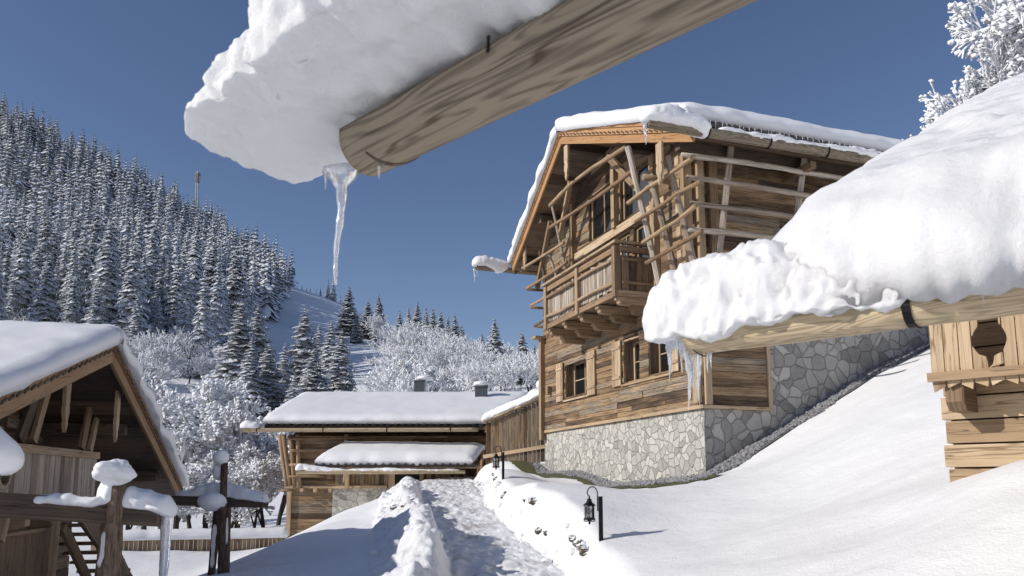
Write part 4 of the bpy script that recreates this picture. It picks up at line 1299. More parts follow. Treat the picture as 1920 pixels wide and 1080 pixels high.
# low fence far left, beyond the lower yard
A = P(180, 905, 26.5); B = P(548, 905, 28.2)
lf = thing('board_fence', 'low brown board fence with a snow cap along the lower yard', 'fence', W, ((A[0] + B[0]) / 2, 27.3, -2.3))
q = MB(); n_ = 44
for i in range(n_):
    f = (i + .5) / n_; p = A * (1 - f) + B * f
    q.beam((p[0], p[1] - .05, gz(p[0], p[1]) - .1), (p[0], p[1] - .05, -1.86), (B[0] - A[0]) / n_ - .008, .035, up=(0, 1, 0))
q.build('board_panel', M_beam, lf, W)
q = MB(); q.beam((A[0], A[1], -1.84), (B[0], B[1], -1.84), .3, .04); q.build('cap_board', M_beam, lf, W)
q = MB(); snow_roll(q, [(A[0], A[1], -1.84), ((A[0] + B[0]) / 2, 27.3, -1.84), (B[0], B[1], -1.84)], .27, .30, .04, 20, .08, 1.5, 23, .12, endr=.2)
snow_thing('snow_mound', q, W, 'long even snow cap on the low brown fence of the lower yard')

# ================================================================== LEFT CHALET
lc = thing('carved_chalet', 'shaded chalet with carved gable boards and balcony, cut off by the left edge', 'chalet', LH, (-5, -1.7, -2.3))
LA = np.array((.3, -1.75, 1.97)); LT = np.array((0., 4.75, -.30)); LN = np.array((0., -8.25, -.30)); LB = -10.
rf = MB()
for A, B in ((LT, LA), (LA, LN)):
    n_ = 12
    for i in range(n_):
        f0, f1 = i / n_, (i + 1) / n_
        p0 = A * (1 - f0) + B * f0; p1 = A * (1 - f1) + B * f1; q0 = p0.copy(); q0[0] = LB; q1 = p1.copy(); q1[0] = LB
        V = [p0, p1, q1, q0] + [v + np.array((0, 0, .1)) for v in (p0, p1, q1, q0)]
        w_ = np.linalg.norm(p1 - p0); L = 10.
        rf.add(V, [(0, 1, 2, 3), (7, 6, 5, 4), (0, 4, 5, 1), (2, 6, 7, 3), (1, 5, 6, 2), (3, 7, 4, 0)], [[(0, 0), (0, w_), (L, w_), (L, 0)]] * 2 + [[(0, 0), (0, .1), (w_, .1), (w_, 0)]] * 2 + [[(0, 0), (0, .1), (L, .1), (L, 0)]] * 2)
lroof = rf.build('roof', M_recl_dark, lc, LH)
M_rake = wood('brown_larch_boards', [(.30, .185, .10), (.38, .25, .145), (.46, .31, .19)], 1.0, .3)
for A, B in ((LT, LA), (LN, LA)):
    d = B - A; up = (0, -d[2], d[1]) if d[1] > 0 else (0, d[2], -d[1])
    q = MB(); a0 = A + np.array((.03, 0, .0)); b0 = B + np.array((.03, 0, .0))
    q.beam(a0, b0, .05, .20, up=up); q.beam(a0 + np.array((.04, 0, .17)), b0 + np.array((.04, 0, .17)), .05, .16, up=up); q.beam(a0 + np.array((.08, 0, .30)), b0 + np.array((.08, 0, .30)), .05, .11, up=up)
    rb = q.build('rake_board', M_rake, lroof, LH)
    wv = MB(); n_ = 38
    for i in range(n_):
        f0, f1 = (i + .15) / n_, (i + .8) / n_; o = np.array((.075, 0, .105)); p = a0 * (1 - f0) + b0 * f0 + o; r_ = a0 * (1 - f1) + b0 * f1 + o + np.array((0, 0, .03))
        wv.beam(p, r_, .012, .034)
    wv.build('carved_border', M_dkbeam, rb, LH)
ldk = lambda y: 1.97 - .349 * abs(y + 1.75)
for y in (3.2, .8, -1.75, -4.6, -7.0):
    q = MB(); q.beam((-.1, y, ldk(y) - .1), (-9, y, ldk(y) - .1), .18, .2); q.build('purlin', M_dkbeam, lroof, LH)
for (px, py0, py1, w_) in ((128, 705, 812, .17), (222, 733, 830, .16)):
    a = LH.onx(px, py0, .1); b = LH.onx(px, py1, .1)
    q = MB(); pendant(q, LH, .1, a[1], a[2], b[2], w_); q.build('carved_pendant', M_tan, lroof, LH)
XW = -1.5
core = MB(); core.box(-9, XW - .35, -7.3, 3.4, -2.4, -.2); core.prism([(-7.3, -.2), (3.4, -.2), (3.4, ldk(3.4)), (-1.75, 1.93), (-7.3, ldk(-7.3))], 0, -9, XW - .35)
core.build('inner_wall', M_recl_dark, lc, LH)
hw = [(-6.1, -4.5, -.0, 1.0)]
a1 = LH.onx(0, 800, XW); a2 = LH.onx(40, 800, XW)
lh_win = (a2[1] - 1.3, a2[1], LH.onx(20, 835, XW)[2] - .3, LH.onx(20, 797, XW)[2])
q = MB(); plank_wall(q, LH, -7.3, 3.4, -2.4, 2.1, XW - .33, 1, .2, .05, [lh_win], lambda z: (-1.75 - (2.0 - z) / .349, -1.75 + (2.0 - z) / .349)); q.build('timber_wall', M_recl, lc, LH)
window(lc, LH, 'y', XW - .28, 1, lh_win[0], lh_win[1], lh_win[2], lh_win[3], .06, 3, 1)
# balcony
XR = -.45
r1 = LH.onx(25, 826, XR); r2 = LH.onx(180, 852, XR); r3 = LH.onx(178, 930, XR); zt_ = (r1[2] + r2[2]) / 2; zf_ = r3[2]
yb0, yb1 = -6.8, r2[1]
q = MB(); q.box(XW - .3, XR - .02, yb0, yb1, zf_ - .08, zf_, 1); lb = q.build('balcony', M_beam, lc, LH)
q = MB(); y = yb0
while y < yb1 - .05:
    w_ = rng.uniform(.14, .24); q.box(XR - .02, XR + .02 + rng.uniform(0, .008), y, min(y + w_ - .008, yb1), zf_ - .15, zt_ - .1, 2); y += w_
q.build('balustrade', M_grey, lb, LH)
q = MB(); q.box(XR - .05, XR + .06, yb0, yb1 + .03, zt_ - .12, zt_, 1); q.build('handrail', M_beam, lb, LH)
q = MB(); q.box(XW - .3, XR - .03, yb1 - .02, yb1 + .04, zf_, zt_ - .02, 0); q.build('end_panel', M_beam, lb, LH)
for k in range(7):
    y = yb1 - .75 - k * .95
    q = MB(); q.prism([(XW - .3, zf_ - .24), (XR + .12, zf_ - .24), (XR + .2, zf_ - .18), (XR + .2, zf_ - .09), (XW - .3, zf_ - .09)], 1, y - .09, y + .09)
    q.prism([(XW - .3, zf_ - .46), (XR - .15, zf_ - .46), (XR - .02, zf_ - .38), (XR - .02, zf_ - .25), (XW - .3, zf_ - .25)], 1, y - .088, y + .088)
    q.build('corbel', M_tan, lb, LH)
# boards bracing balcony and roof, stair and struts below
for (b_, t_, w_, mt) in [((153, 842), (176, 722), .2, M_beam), ((168, 846), (186, 762), .14, M_beam), ((36, 826), (66, 744), .22, M_dkbeam), ((62, 828), (88, 735), .16, M_beam)]:
    a = LH.onx(*b_, XR - .1); c = LH.onx(*t_, XR - .1)
    q = MB(); q.beam(a, c, w_, .06, up=(1, 0, 0)); q.build('slanted_post', mt, lc, LH)
for (b_, t_, w_, mt, xx) in [((268, 1130), (150, 958), .3, M_beam, -.2), ((255, 1110), (178, 950), .18, M_grey, -.9), ((170, 1100), (118, 985), .22, M_beam, -.8), ((95, 1100), (108, 955), .13, M_beam, -.3), ((0, 1015), (14, 958), .12, M_beam, -.3)]:
    a = LH.onx(*b_, xx); c = LH.onx(*t_, xx)
    q = MB(); q.beam(a, c, w_, .07, up=(1, 0, 0)); q.build('strut', mt, lc, LH)
q = MB()
for k in range(9):
    a = LH.onx(165 + k * 11, 985 + k * 17, -.5); q.box(-1.2, -.3, a[1] - .16, a[1] + .16, a[2] - .02, a[2] + .03, 0)
q.build('stair_treads', M_beam, lc, LH)
a = LH.onx(0, 1000, -.5); q = MB(); q.box(-.55, -.48, a[1] - 1.0, LH.onx(98, 1000, -.5)[1], -2.4, a[2] - .05, 2); q.build('cellar_door', M_beam, lc, LH)
q = MB(); q.box(-.6, -.42, a[1] - 1.0, LH.onx(98, 1000, -.5)[1] + .05, a[2] - .05, a[2] + .0, 1); q.build('lintel', M_beam, lc, LH)
q = MB(); q.box(-1.4, -.1, 2.3, 3.9, -.62, -.38, 1); q.build('tie_beam', M_dkbeam, lc, LH)
q = MB()
snow_slab(q, LN + (.12, .0, .26), LA + (.12, 0, .24), (LB, LN[1], LN[2] + .26), (LB, LA[1], LA[2] + .24), .25, .22, (1, 0, 1, 0), .08, .05, 2.2, 11, .12, .4)
snow_slab(q, LT + (.12, -.05, .26), LA + (.12, 0, .24), (LB, LT[1] - .05, LT[2] + .26), (LB, LA[1], LA[2] + .24), .25, .22, (1, 0, 1, 0), .12, .07, 2.2, 12, .12, .4)
snow_thing('roof_snow', q, LH, 'thick snow blanket on the roof of the shaded left chalet')
# its near gutter, whose snowy end pokes in at the left edge
a = P(10, 893, 6.0)
q = MB(); d = -LH.a * 1.0
half_log(q, a, a + d * 4, .11, 12); q.build('roof_gutter' if False else 'gutter', M_gutter_dark, lroof, W, smooth=True)
q = MB(); e = P(30, 862, 6.0); e2 = P(2, 845, 6.0)
snow_roll(q, [e + LH.a * .05, e - LH.a * .12 + (0, 0, .02), e - LH.a * .5 + (0, 0, .12), e - LH.a * 1.2 + (0, 0, .2)], [.14, .2, .26, .3], [.10, .2, .22, .3], [.10, .14, .14, .14], 28, .14, 4, 31, .03, endr=.14, side='start')
snow_thing('gutter_snow', q, W, 'snow-laden gutter end entering the picture at the left edge')

# ================================================================== WATER TROUGHS ON POSTS
def log_post(name, par, pts, r, mt=M_barkpost, F=W):
    q = MB(); q.tube(pts, r, 14, .10, seg=.08, ns=9); return q.build(name, mt, par, F, smooth=True)

tA, tB = P(-40, 948, 7.6), P(303, 968, 7.9)
t1 = thing('trough_on_posts', 'dark wooden water trough on a bark-covered post, low at the left', 'trough', W, (-3.9, 8.0, gz(-3.9, 8)))
q = MB(); d = (tB - tA) / np.linalg.norm(tB - tA); q.beam(tA, tB, .22, .19); q.beam(tA + (0, -.1, .04), tB + (0, -.1, .04), .03, .2)
q.build('trough', M_dkbeam, t1, W)
g0 = gz(-3.9, 7.8) - .3
log_post('post', t1, [P(220, 912, 7.75), P(210, 1075, 7.7), np.array([P(210, 1075, 7.7)[0] - .04, 7.7, g0])], .075)
log_post('post', t1, [P(208, 930, 8.2), P(192, 1075, 8.25), np.array([P(190, 1075, 8.2)[0] - .1, 8.25, g0])], .07)
tC, tD = P(322, 938, 13.0), P(498, 943, 12.8)
t2 = thing('trough_on_posts', 'dark wooden water trough on crossed posts in front of the frosted trees', 'trough', W, (-4.7, 13.0, gz(-4.7, 13)))
q = MB(); q.beam(tC, tD, .22, .15); q.beam(P(372, 944, 12.5), P(420, 950, 12.4), .16, .1); q.build('trough', M_dkbeam, t2, W)
for (a_, b_, r_) in [((421, 868, 12.75), (414, 1085, 12.7), .055), ((408, 950, 13.1), (396, 1085, 13.2), .06), ((428, 950, 13.3), (424, 1085, 13.3), .05)]:
    p0, p1 = P(*a_), P(*b_); p2 = p1 + (p1 - p0) * .35
    log_post('post', t2, [p0, p1, p2], r_)
# snow on the troughs
q = MB(); snow_ball(q, P(213, 884, 7.72), .175, .19, .13, .30, 6, 41, 30, 40, 5); snow_thing('snow_mound', q, W, 'mushroom of snow balanced on the bark post in front of the left chalet')
q = MB()
snow_roll(q, [P(60, 938, 7.65), P(100, 938, 7.68), P(140, 940, 7.7), P(180, 944, 7.72), P(200, 940, 7.75)], [.08, .1, .12, .1, .14], [.03, .07, .05, .04, .1], .03, 18, .4, 5, 42, .03, endr=.1)
snow_roll(q, [P(178, 945, 7.72), P(190, 940, 7.76), P(208, 935, 7.8), P(222, 940, 7.85)], [.1, .15, .15, .12], [.08, .24, .28, .2], .04, 26, .16, 5, 43, .03, endr=.08)
snow_roll(q, [P(222, 945, 7.85), P(245, 944, 7.86), P(280, 948, 7.88), P(316, 955, 7.9), P(332, 960, 7.9)], [.13, .15, .15, .15, .12], [.14, .17, .14, .12, .1], [.04, .05, .05, .07, .09], 30, .15, 5, 44, .025, endr=.13)
snow_thing('trough_snow', q, W, 'uneven snow ridge lying on the nearer dark trough')
q = MB(); snow_ball(q, P(414, 858, 12.75), .13, .14, .13, .12, 4, 45, 20, 26); snow_ball(q, P(412, 884, 12.85), .11, .12, .15, .15, 4, 46, 20, 26); snow_thing('snow_mound', q, W, 'egg-shaped snow lump on the top of the crossed posts')
q = MB()
snow_roll(q, [P(328, 930, 13.05), P(360, 930, 13.0), P(395, 930, 12.95), P(420, 930, 12.9), P(460, 934, 12.85), P(505, 940, 12.8)], [.1, .12, .14, .15, .15, .12], [.06, .09, .2, .2, .15, .08], .03, 22, .22, 4, 47, .04, endr=.12)
snow_ball(q, P(398, 941, 12.4), .23, .2, .14, .14, 4, 48, 20, 28)
snow_thing('trough_snow', q, W, 'snow lying along the farther trough with crossed posts')
q = MB(); snow_roll(q, [P(196, 1000, 8.0), P(192, 1030, 8.0), P(186, 1062, 8.0)], .05, .05, .05, 14, .35, 5, 49, .03)
snow_thing('snow_streak', q, W, 'streak of snow stuck to the rear leaning post at the left')
q = MB(); snow_roll(q, [P(404, 985, 12.9), P(400, 1020, 12.9), P(398, 1062, 12.9)], .09, .09, .09, 14, .3, 4, 50, .04); snow_roll(q, [P(427, 970, 13.1), P(424, 1020, 13.1)], .05, .05, .05, 10, .4, 4, 51, .04)
snow_thing('snow_streak', q, W, 'snow clinging to the crossed posts of the farther trough')
q = MB(); a = P(312, 962, 7.9)
q.tube([a, P(311, 1000, 7.9), P(309, 1040, 7.9), P(306, 1075, 7.9), P(305, 1120, 7.9)], [.06, .052, .048, .04, .02], 12, .12, seg=.04, ns=14)
q.build('icicle', M_ice, None, W, smooth=True, label='thick column of ice hanging from the end of the nearer trough', category='icicle')

# ================================================================== LANTERNS
def lantern(base, s, label, F=W):
    """post with curved hook and hanging lantern; x right, y away"""
    x, y, z = base
    t = thing('garden_lantern', label, 'lantern', W, base)
    q = MB(); q.box(x - .0, x + .055 * s, y - .03 * s, y + .03 * s, z - .3, z + .60 * s, 2); q.build('lamp_post', M_metal, t, F)
    q = MB(); cx = x - .115 * s; pts = [(x - .012 * s, y, z + .40 * s), (x - .012 * s, y, z + .64 * s)]
    for k in range(1, 12):
        a = math.pi * k / 11; pts.append((x - .012 * s - .07 * s + .07 * s * math.cos(a), y, z + .64 * s + .09 * s * math.sin(a)))
    pts += [(x - .135 * s, y, z + .61 * s), (x - .115 * s, y, z + .60 * s)]
    q.tube(pts, .008 * s, 6, seg=.02); q.build('hook', M_metal, t, F, smooth=True)
    lx, lz = cx - .01 * s, z + .60 * s
    def lathe(prof, n=16):
        m_ = MB(); G = np.zeros((len(prof), n, 3))
        for i, (r_, zz) in enumerate(prof):
            for j in range(n): G[i, j] = (lx + r_ * s * math.cos(2 * math.pi * j / n), y + r_ * s * math.sin(2 * math.pi * j / n), lz + zz * s)
        m_.loft(G); return m_
    roof_ = lathe([(.002, 0), (.012, -.01), (.012, -.03), (.03, -.035), (.032, -.06), (.036, -.065), (.05, -.09), (.085, -.115), (.088, -.125), (.002, -.122)]).build('lantern_roof', M_metal, t, F, smooth=False)
    cage = MB()
    for k in range(6):
        a = 2 * math.pi * k / 6 + .3; cage.tube([(lx + .066 * s * math.cos(a), y + .066 * s * math.sin(a), lz - .122 * s), (lx + .066 * s * math.cos(a), y + .066 * s * math.sin(a), lz - .305 * s)], .0065 * s, 5, seg=.3)
        a2 = a + 2 * math.pi / 6
        for (u, v) in ((.16, .24), (.24, .16)):
            cage.tube([(lx + .066 * s * math.cos(a), y + .066 * s * math.sin(a), lz - u * s), (lx + .066 * s * math.cos(a2), y + .066 * s * math.sin(a2), lz - v * s)], .0028 * s, 4, seg=.3)
        cage.tube([(lx + .07 * s * math.cos(a), y + .07 * s * math.sin(a), lz - .30 * s), (lx + .085 * s * math.cos(a), y + .085 * s * math.sin(a), lz - .33 * s), (lx + .04 * s * math.cos(a), y + .04 * s * math.sin(a), lz - .335 * s), (lx, y, lz - .325 * s)], .006 * s, 4, seg=.05)
    cage.build('lantern_cage', M_metal, t, F)
    lathe([(.002, -.292), (.08, -.294), (.082, -.312), (.03, -.322), (.012, -.34), (.018, -.355), (.004, -.38)]).build('lantern_base', M_metal, t, F)
    g_ = lathe([(.055, -.125), (.056, -.13), (.056, -.285), (.055, -.29)]); g_.build('glass', M_lampglass, t, F, smooth=True)
    c_ = lathe([(.002, -.23), (.022, -.231), (.023, -.291), (.002, -.292)], 12); c_.build('candle', M_candle, t, F, smooth=True)

a = P(1123, 1005, 11.0); lantern((a[0], a[1], gz(a[0], a[1])), 1.0, 'black lantern on a short post in the sunlit snow, nearer one')
a = P(941, 893, 19.0); lantern((a[0], a[1], gz(a[0], a[1]) - .02), 1.1, 'black lantern on a short post in front of the board fence, farther one')

# ================================================================== CABIN ON THE RIGHT
cb = thing('log_cabin', 'small log cabin with a carved board balcony at the right edge', 'cabin', CB, (1.8, 1.5, -.1))
q = MB(); z = -.55; k = 0
while z < 2.5:
    h_ = .235
    q.box(-.0 - (.03 if k % 2 else 0), 3.9, -.06, .10, z, z + h_ - .018, 0); z += h_; k += 1
q.build('log_wall', M_tan, cb, CB)
q = MB(); z = -.55 + .235; k = 0
while z < 2.5:
    q.box(-.0, .10, .12, 3.6, z - .10, z + .117, 1); z += .235
q.build('log_wall', M_tan, cb, CB)
q = MB(); q.box(.11, 3.8, .11, 3.5, -.6, 2.45); q.build('inner_wall', M_dkbeam, cb, CB)
# stone footing
q = MB(); q.box(.05, 3.8, -.03, 3.5, -.9, -.553); q.build('footing', M_stone, cb, CB)
yb_ = -.5
zb0, zb1 = .87, 1.95
q = MB(); q.box(.08, 2.4, yb_ + .05, -.07, 1.02, 1.08, 0); cbal = q.build('balcony', M_beam, cb, CB)
hx, hz = .555, 1.31
def cut_board(x0, x1, ztop, zbot, zp):
    """board with a pointed foot and, where it meets the opening, a curved edge"""
    q = MB(); n_ = 40
    zs = np.linspace(zp, ztop, n_)
    def half(zz):
        # half width of the opening: bulb below, waist, flare above
        t = zz - hz
        if t < -.26: return 0
        if t < -.13: return .085 * math.sqrt(max(0, (t + .26) / .13)) * .45 + .0
        if t < .13: return .055 + .09 * math.cos((t) / .13 * math.pi / 2 * .75)
        if t < .20: return .085
        return min(.16, .085 + (t - .20) * .55)
    L, R_ = [], []
    for zz in zs:
        a, b = x0, x1; w_ = half(zz)
        if w_ > 0 and b > hx - w_ and a < hx + w_:
            if a < hx - w_ < b: b = hx - w_
            elif a < hx + w_ < b: a = hx + w_
            else: a = b = None
        L.append(a); R_.append(b)
    # foot
    strips_ = [(zz, a, b) for zz, a, b in zip(zs, L, R_)]
    out_ = []; q.r = (rng.random(), rng.random())
    th_ = .028
    for (z0_, a0_, b0_), (z1_, a1_, b1_) in zip(strips_[:-1], strips_[1:]):
        if a0_ is None or a1_ is None:
            if q.n: out_.append(q); rr_ = q.r; q = MB(); q.r = rr_
            continue
        V = [(a0_, yb_ - th_, z0_), (b0_, yb_ - th_, z0_), (b1_, yb_ - th_, z1_), (a1_, yb_ - th_, z1_), (a0_, yb_ + .0, z0_), (b0_, yb_ + .0, z0_), (b1_, yb_ + .0, z1_), (a1_, yb_ + .0, z1_)]
        g_ = [(z0_, a0_), (z0_, b0_), (z1_, b1_), (z1_, a1_)]
        q.add(V, [(0, 1, 2, 3), (7, 6, 5, 4), (1, 5, 6, 2), (0, 3, 7, 4)], [g_, g_[::-1], [(z0_, 0), (z0_, .03), (z1_, .03), (z1_, 0)], [(z0_, 0), (z1_, 0), (z1_, .03), (z0_, .03)]], q.r)
    V = [(x0, yb_ - th_, zp), (x1, yb_ - th_, zp), (x0 + (x1 - x0) * .9, yb_ - th_, zbot), (x0 + .0, yb_ - th_, zbot + .05)]
    if rng.random() < .5: V = [(x0, yb_ - th_, zp), (x1, yb_ - th_, zp), (x1, yb_ - th_, zbot + .05), (x0 + (x1 - x0) * .1, yb_ - th_, zbot)]
    V2 = [(a, yb_ + .0, c) for a, b, c in V]
    lo_ = out_[0] if out_ else q
    lo_.add(V + V2, [(0, 3, 2, 1), (4, 5, 6, 7), (1, 2, 6, 5), (2, 3, 7, 6), (3, 0, 4, 7)], None, q.r)
    return [m_ for m_ in out_ + [q] if m_.n]
x = .05
for k in range(17):
    w_ = .122 + .012 * math.sin(k * 2.3)
    if .05 + 0 <= x < 2.35:
        for m_ in cut_board(x, x + w_ - .010, zb1, zb0 + rng.uniform(-.02, .02), zb0 + .08): m_.build('balcony_board', M_tan, cbal, CB)
    x += w_
q = MB(); q.beam((.02, yb_ - .055, 1.0), (2.45, yb_ - .055, 1.0), .05, .085); q.build('rail', M_beam, cbal, CB)
q = MB(); q.beam((.02, yb_ - .05, 2.0), (2.45, yb_ - .05, 2.0), .12, .06); q.build('handrail', M_beam, cbal, CB)
for xx in (.14, 2.2):
    q = MB(); q.prism([(yb_ + .02, 1.01), (yb_ + .02, .76), (yb_ + .1, .68), (-.07, .68), (-.07, 1.01)], 0, xx, xx + .16); q.build('balcony_bracket', M_beam, cbal, CB)
# cabin roof, gutter and snow, set out from the gutter line
gz_ = 1.10
RK = .62                                        # where the roof starts along the gutter
rf = MB()
SL = .52
V = [(RK, .08, gz_ + .12), (6.0, .08, gz_ + .12), (6.0, 7.2, gz_ + .12 + SL * 7.12), (RK, 7.2, gz_ + .12 + SL * 7.12)]
rf.add(V + [(a, b, c + .12) for a, b, c in V], [(3, 2, 1, 0), (4, 5, 6, 7), (0, 1, 5, 4), (1, 2, 6, 5), (2, 3, 7, 6), (3, 0, 4, 7)])
croof = rf.build('roof', M_beam, cb, G2)
for xx in (.75, 2.6, 4.5):
    q = MB(); q.beam((xx, .25, gz_ + .10), (xx, 7.0, gz_ + .10 + SL * 6.75), .14, .18, up=(0, 0, 1)); q.build('rafter', M_beam, croof, G2)
q = MB(); half_log(q, (-.02, 0, gz_), (6.0, 0, gz_ - .02), .135, 26, seg=.06, noise=.004); gt = q.build('gutter', M_gutter, croof, G2, smooth=True)
q = MB(); bracket(q, (1.58, 0, gz_), (1, 0, 0), .145, .05); q.build('gutter_bracket', M_metal, gt, G2)
q = MB(); bracket(q, (3.4, 0, gz_), (1, 0, 0), .145, .05); q.build('gutter_bracket', M_metal, gt, G2)
# snow on the cabin gutter end and roof
def gp(px, py, c=0.0): return G2.ony(px, py, c)
q = MB()
st = [(1213, 590, 600), (1228, 545, 628), (1262, 508, 640), (1300, 488, 618), (1380, 467, 596), (1470, 458, 585), (1560, 486, 578), (1640, 520, 572), (1760, 545, 562)]
pts, ht, hb = [], [], []
for px, pt, pb in st:
    a, b = gp(px, pt), gp(px, pb)
    zc = gz_ + .05
    pts.append((a[0], 0.02, zc)); ht.append(max(.03, a[2] - zc)); hb.append(max(.02, zc - b[2]) if px < 1290 else .05)
snow_roll(q, pts, [.14, .20, .22, .23, .24, .25, .25, .23, .15], ht, hb, 96, .17, 5.0, 61, .016, octv=4, endr=.14, rag=.35, box=.4, hang=.03)
c0 = np.array((RK + .02, .06, gz_ + .25)); 
snow_slab(q, (RK - .05, -.13, gz_ + .11), (6.0, -.13, gz_ + .11), (RK - .02, 7.2, gz_ + .2 + SL * 7.2), (6.0, 7.2, gz_ + .2 + SL * 7.2), .70, .55, (1, 0, 1, 0), .10, .10, 3.0, 62, .035, .33, .13, .09)
snow_thing('roof_snow', q, G2, 'huge snow load on the cabin roof and its log gutter at the right', mat=M_snownear)
for (px, py0, py1, r_, lab, c) in [(1253, 640, 715, .018, 'thin icicle, leftmost of the cluster under the right gutter end', 0), (1258, 628, 700, .02, 'short icicle second from the left under the right gutter end', .05),
                                (1287, 635, 770, .032, 'longest icicle under the right gutter end, left of centre', 0), (1277, 635, 700, .02, 'short stubby icicle just left of the longest one', .04),
                                (1297, 640, 730, .03, 'thick icicle in the middle of the cluster under the right gutter end', .03), (1309, 645, 760, .028, 'long icicle at the right of the main cluster, below the gutter end', 0),
                                (1326, 650, 700, .014, 'small thin icicle hanging from the gutter bottom right of the cluster', 0), (1332, 652, 690, .012, 'smallest icicle hanging from the gutter bottom, right of the cluster', .0),
                                (1268, 628, 668, .022, 'broad ice drip under the snow lip between the left icicles', .02)]:
    a, b = gp(px, py0, c), gp(px, py1, c)
    q = MB(); icicle(q, a, a[2] - b[2], r_, px * .37, 10, .35); q.build('icicle', M_ice, None, G2, smooth=True, label=lab, category='icicle')
a, b = gp(1838, 500, -.14), gp(1834, 580, -.14)
q = MB(); icicle(q, a, a[2] - b[2], .010, 3, 8, .4); q.build('icicle', M_ice, None, G2, smooth=True, label='thin beaded icicle running down the right gutter in front of the balcony boards', category='icicle')

# ================================================================== GUTTER OVERHEAD
gh = thing('gutter_house_roof', 'grey hollow log gutter reaching across the top of the picture', 'gutter', G1, (3, 0, 1.3))
z1 = 1.36
q = MB(); half_log(q, (-.10, 0, z1), (6.0, 0, z1 + .02), .13, 34, seg=.04, noise=.004); gt = q.build('gutter_log', M_gutter_dark, gh, G1, smooth=True)
# no cut is modelled at the end; a dark strip below paints its shade
for xx in (.75, 2.0):
    q = MB(); bracket(q, (xx, 0, z1), (1, 0, 0), .138, .02) if xx > 1 else q.beam((xx, -.13, z1 + .0), (xx + .01, -.135, z1 + .05), .008, .012); q.build('gutter_bracket', M_metal, gh, G1)
rf = MB(); V = [(2.4, -.02, z1 + .13), (6.0, -.02, z1 + .13), (6.0, -3.5, z1 + 1.6), (2.4, -3.5, z1 + 1.6)]
rf.add(V + [(a, b, c + .1) for a, b, c in V], [(0, 1, 2, 3), (7, 6, 5, 4), (4, 5, 1, 0), (5, 6, 2, 1), (6, 7, 3, 2), (7, 4, 0, 3)])
rf.build('roof', M_beam, gh, G1)
def hp(px, py, c=0.0): return G1.ony(px, py, c)
q = MB()
pts, ww_, ht = [], [], []
for s_ in (0, .15, .3, .5, .8, 1.1, 1.5, 2.0, 3.0, 4.2):
    k_ = min(1, s_ / .8); f_ = 1 - .35 * ss(np.array(s_), 1.6, 3.0)
    pts.append((-.80 + s_, -.17, 1.435 + .035 * min(s_, 1))); ww_.append((.295 + (.386 - .295) * k_) * float(f_)); ht.append((.18 + .26 * k_) * float(f_))
snow_roll(q, pts, ww_, ht, .03, 120, .17, 5.0, 71, .012, octv=4, endr=.25, side='start', rag=.3, box=.6, hang=.030, hsc=8)
snow_thing('gutter_snow', q, G1, 'great overhanging mass of snow on the gutter at the top of the picture', mat=M_snownear)
for (px, py0, py1, r_, lab) in [(640, 322, 530, .040, 'long clear icicle hanging from the overhead gutter end'), (711, 308, 336, .006, 'tiny icicle under the overhead gutter log, right of the long one'), (611, 325, 356, .008, 'tiny icicle beside the top of the long overhead icicle')]:
    a, b = hp(px, py0, -.03), hp(px, py1, -.03)
    q = MB()
    if px == 640:
        L = a[2] - b[2]; k = 26
        ptsi = [np.array(a) + np.array([.012 * math.sin(t * 6) - .012 * t, 0, -L * t]) for t in np.linspace(0, 1, k)]
        rad = [.062 * math.exp(-t * 14) + .021 * (1 - t * .72) * (1 + .18 * math.sin(t * 31)) for t in np.linspace(0, 1, k)]
        q.tube(ptsi, rad, 16, .22, seg=.012, ns=34)
    else: icicle(q, a, a[2] - b[2], r_, px, 8, .3)
    q.build('icicle', M_ice, None, G1, smooth=True, label=lab, category='icicle')

for (F_, tt, zz, rr_, par) in ((G1, .07, z1, .133, gh), (G2, .10, gz_, .153, cb)):
    q = MB(); th_ = np.linspace(-2.3, -.5, 10)
    for a_, b_ in zip(th_[:-1], th_[1:]):
        k_ = .5 + math.sin((a_ + 2.3) / 1.8 * math.pi)
        q.beam((tt + .05 * (a_ + 1.4), rr_ * math.cos(a_), zz + rr_ * math.sin(a_)), (tt + .05 * (b_ + 1.4), rr_ * math.cos(b_), zz + rr_ * math.sin(b_)), .016 * k_, .006, up=(0, math.cos(a_), math.sin(a_)))
    q.build('groove_shade', M_dkbeam, par, F_)  # dark strip laid on the log, standing in for the shade of a groove

# ================================================================== ROCKS ALONG THE PATH
def rock(c, r, seed, label):
    q = MB(); snow_ball(q, c, r * 1.2, r * 1.3, r * .75, .6, 2.2 / r * .4, seed, 12, 16, 3)
    return q.build('retaining_stone', M_snowrock, None, W, smooth=False, label=label, category='stone', group='stones of the low bank beside the path')

for k, (px, py, Y, r_) in enumerate([(1062, 1058, 11.35, .17), (1088, 1072, 11.1, .15), (1040, 1050, 11.7, .10), (966, 998, 14.3, .15), (978, 1012, 13.8, .13), (957, 985, 14.9, .10), (934, 948, 17.8, .14), (925, 962, 17.4, .11), (905, 925, 19.5, .15), (896, 935, 19.9, .10), (990, 1022, 13.3, .10)]):
    a = P(px, py, Y); xr = float(np.interp(a[1], pY, pR))
    x_ = xr + .16; rock((x_, a[1], gz(x_, a[1]) - .02), r_ * .6, 200 + k, 'dark stone breaking through the snow bank at the right edge of the path')
for k, (px, py, Y, r_) in enumerate([(742, 975, 17.5, .10), (765, 962, 18.5, .08), (720, 985, 17.0, .07), (778, 990, 16.6, .07), (760, 1005, 15.8, .08), (790, 960, 18.8, .06)]):
    a = P(px, py, Y); x_ = a[0]
    rock((x_, a[1], gz(x_, a[1]) + .03), r_, 260 + k, 'dirty clod in the ploughed snow ridge left of the path')

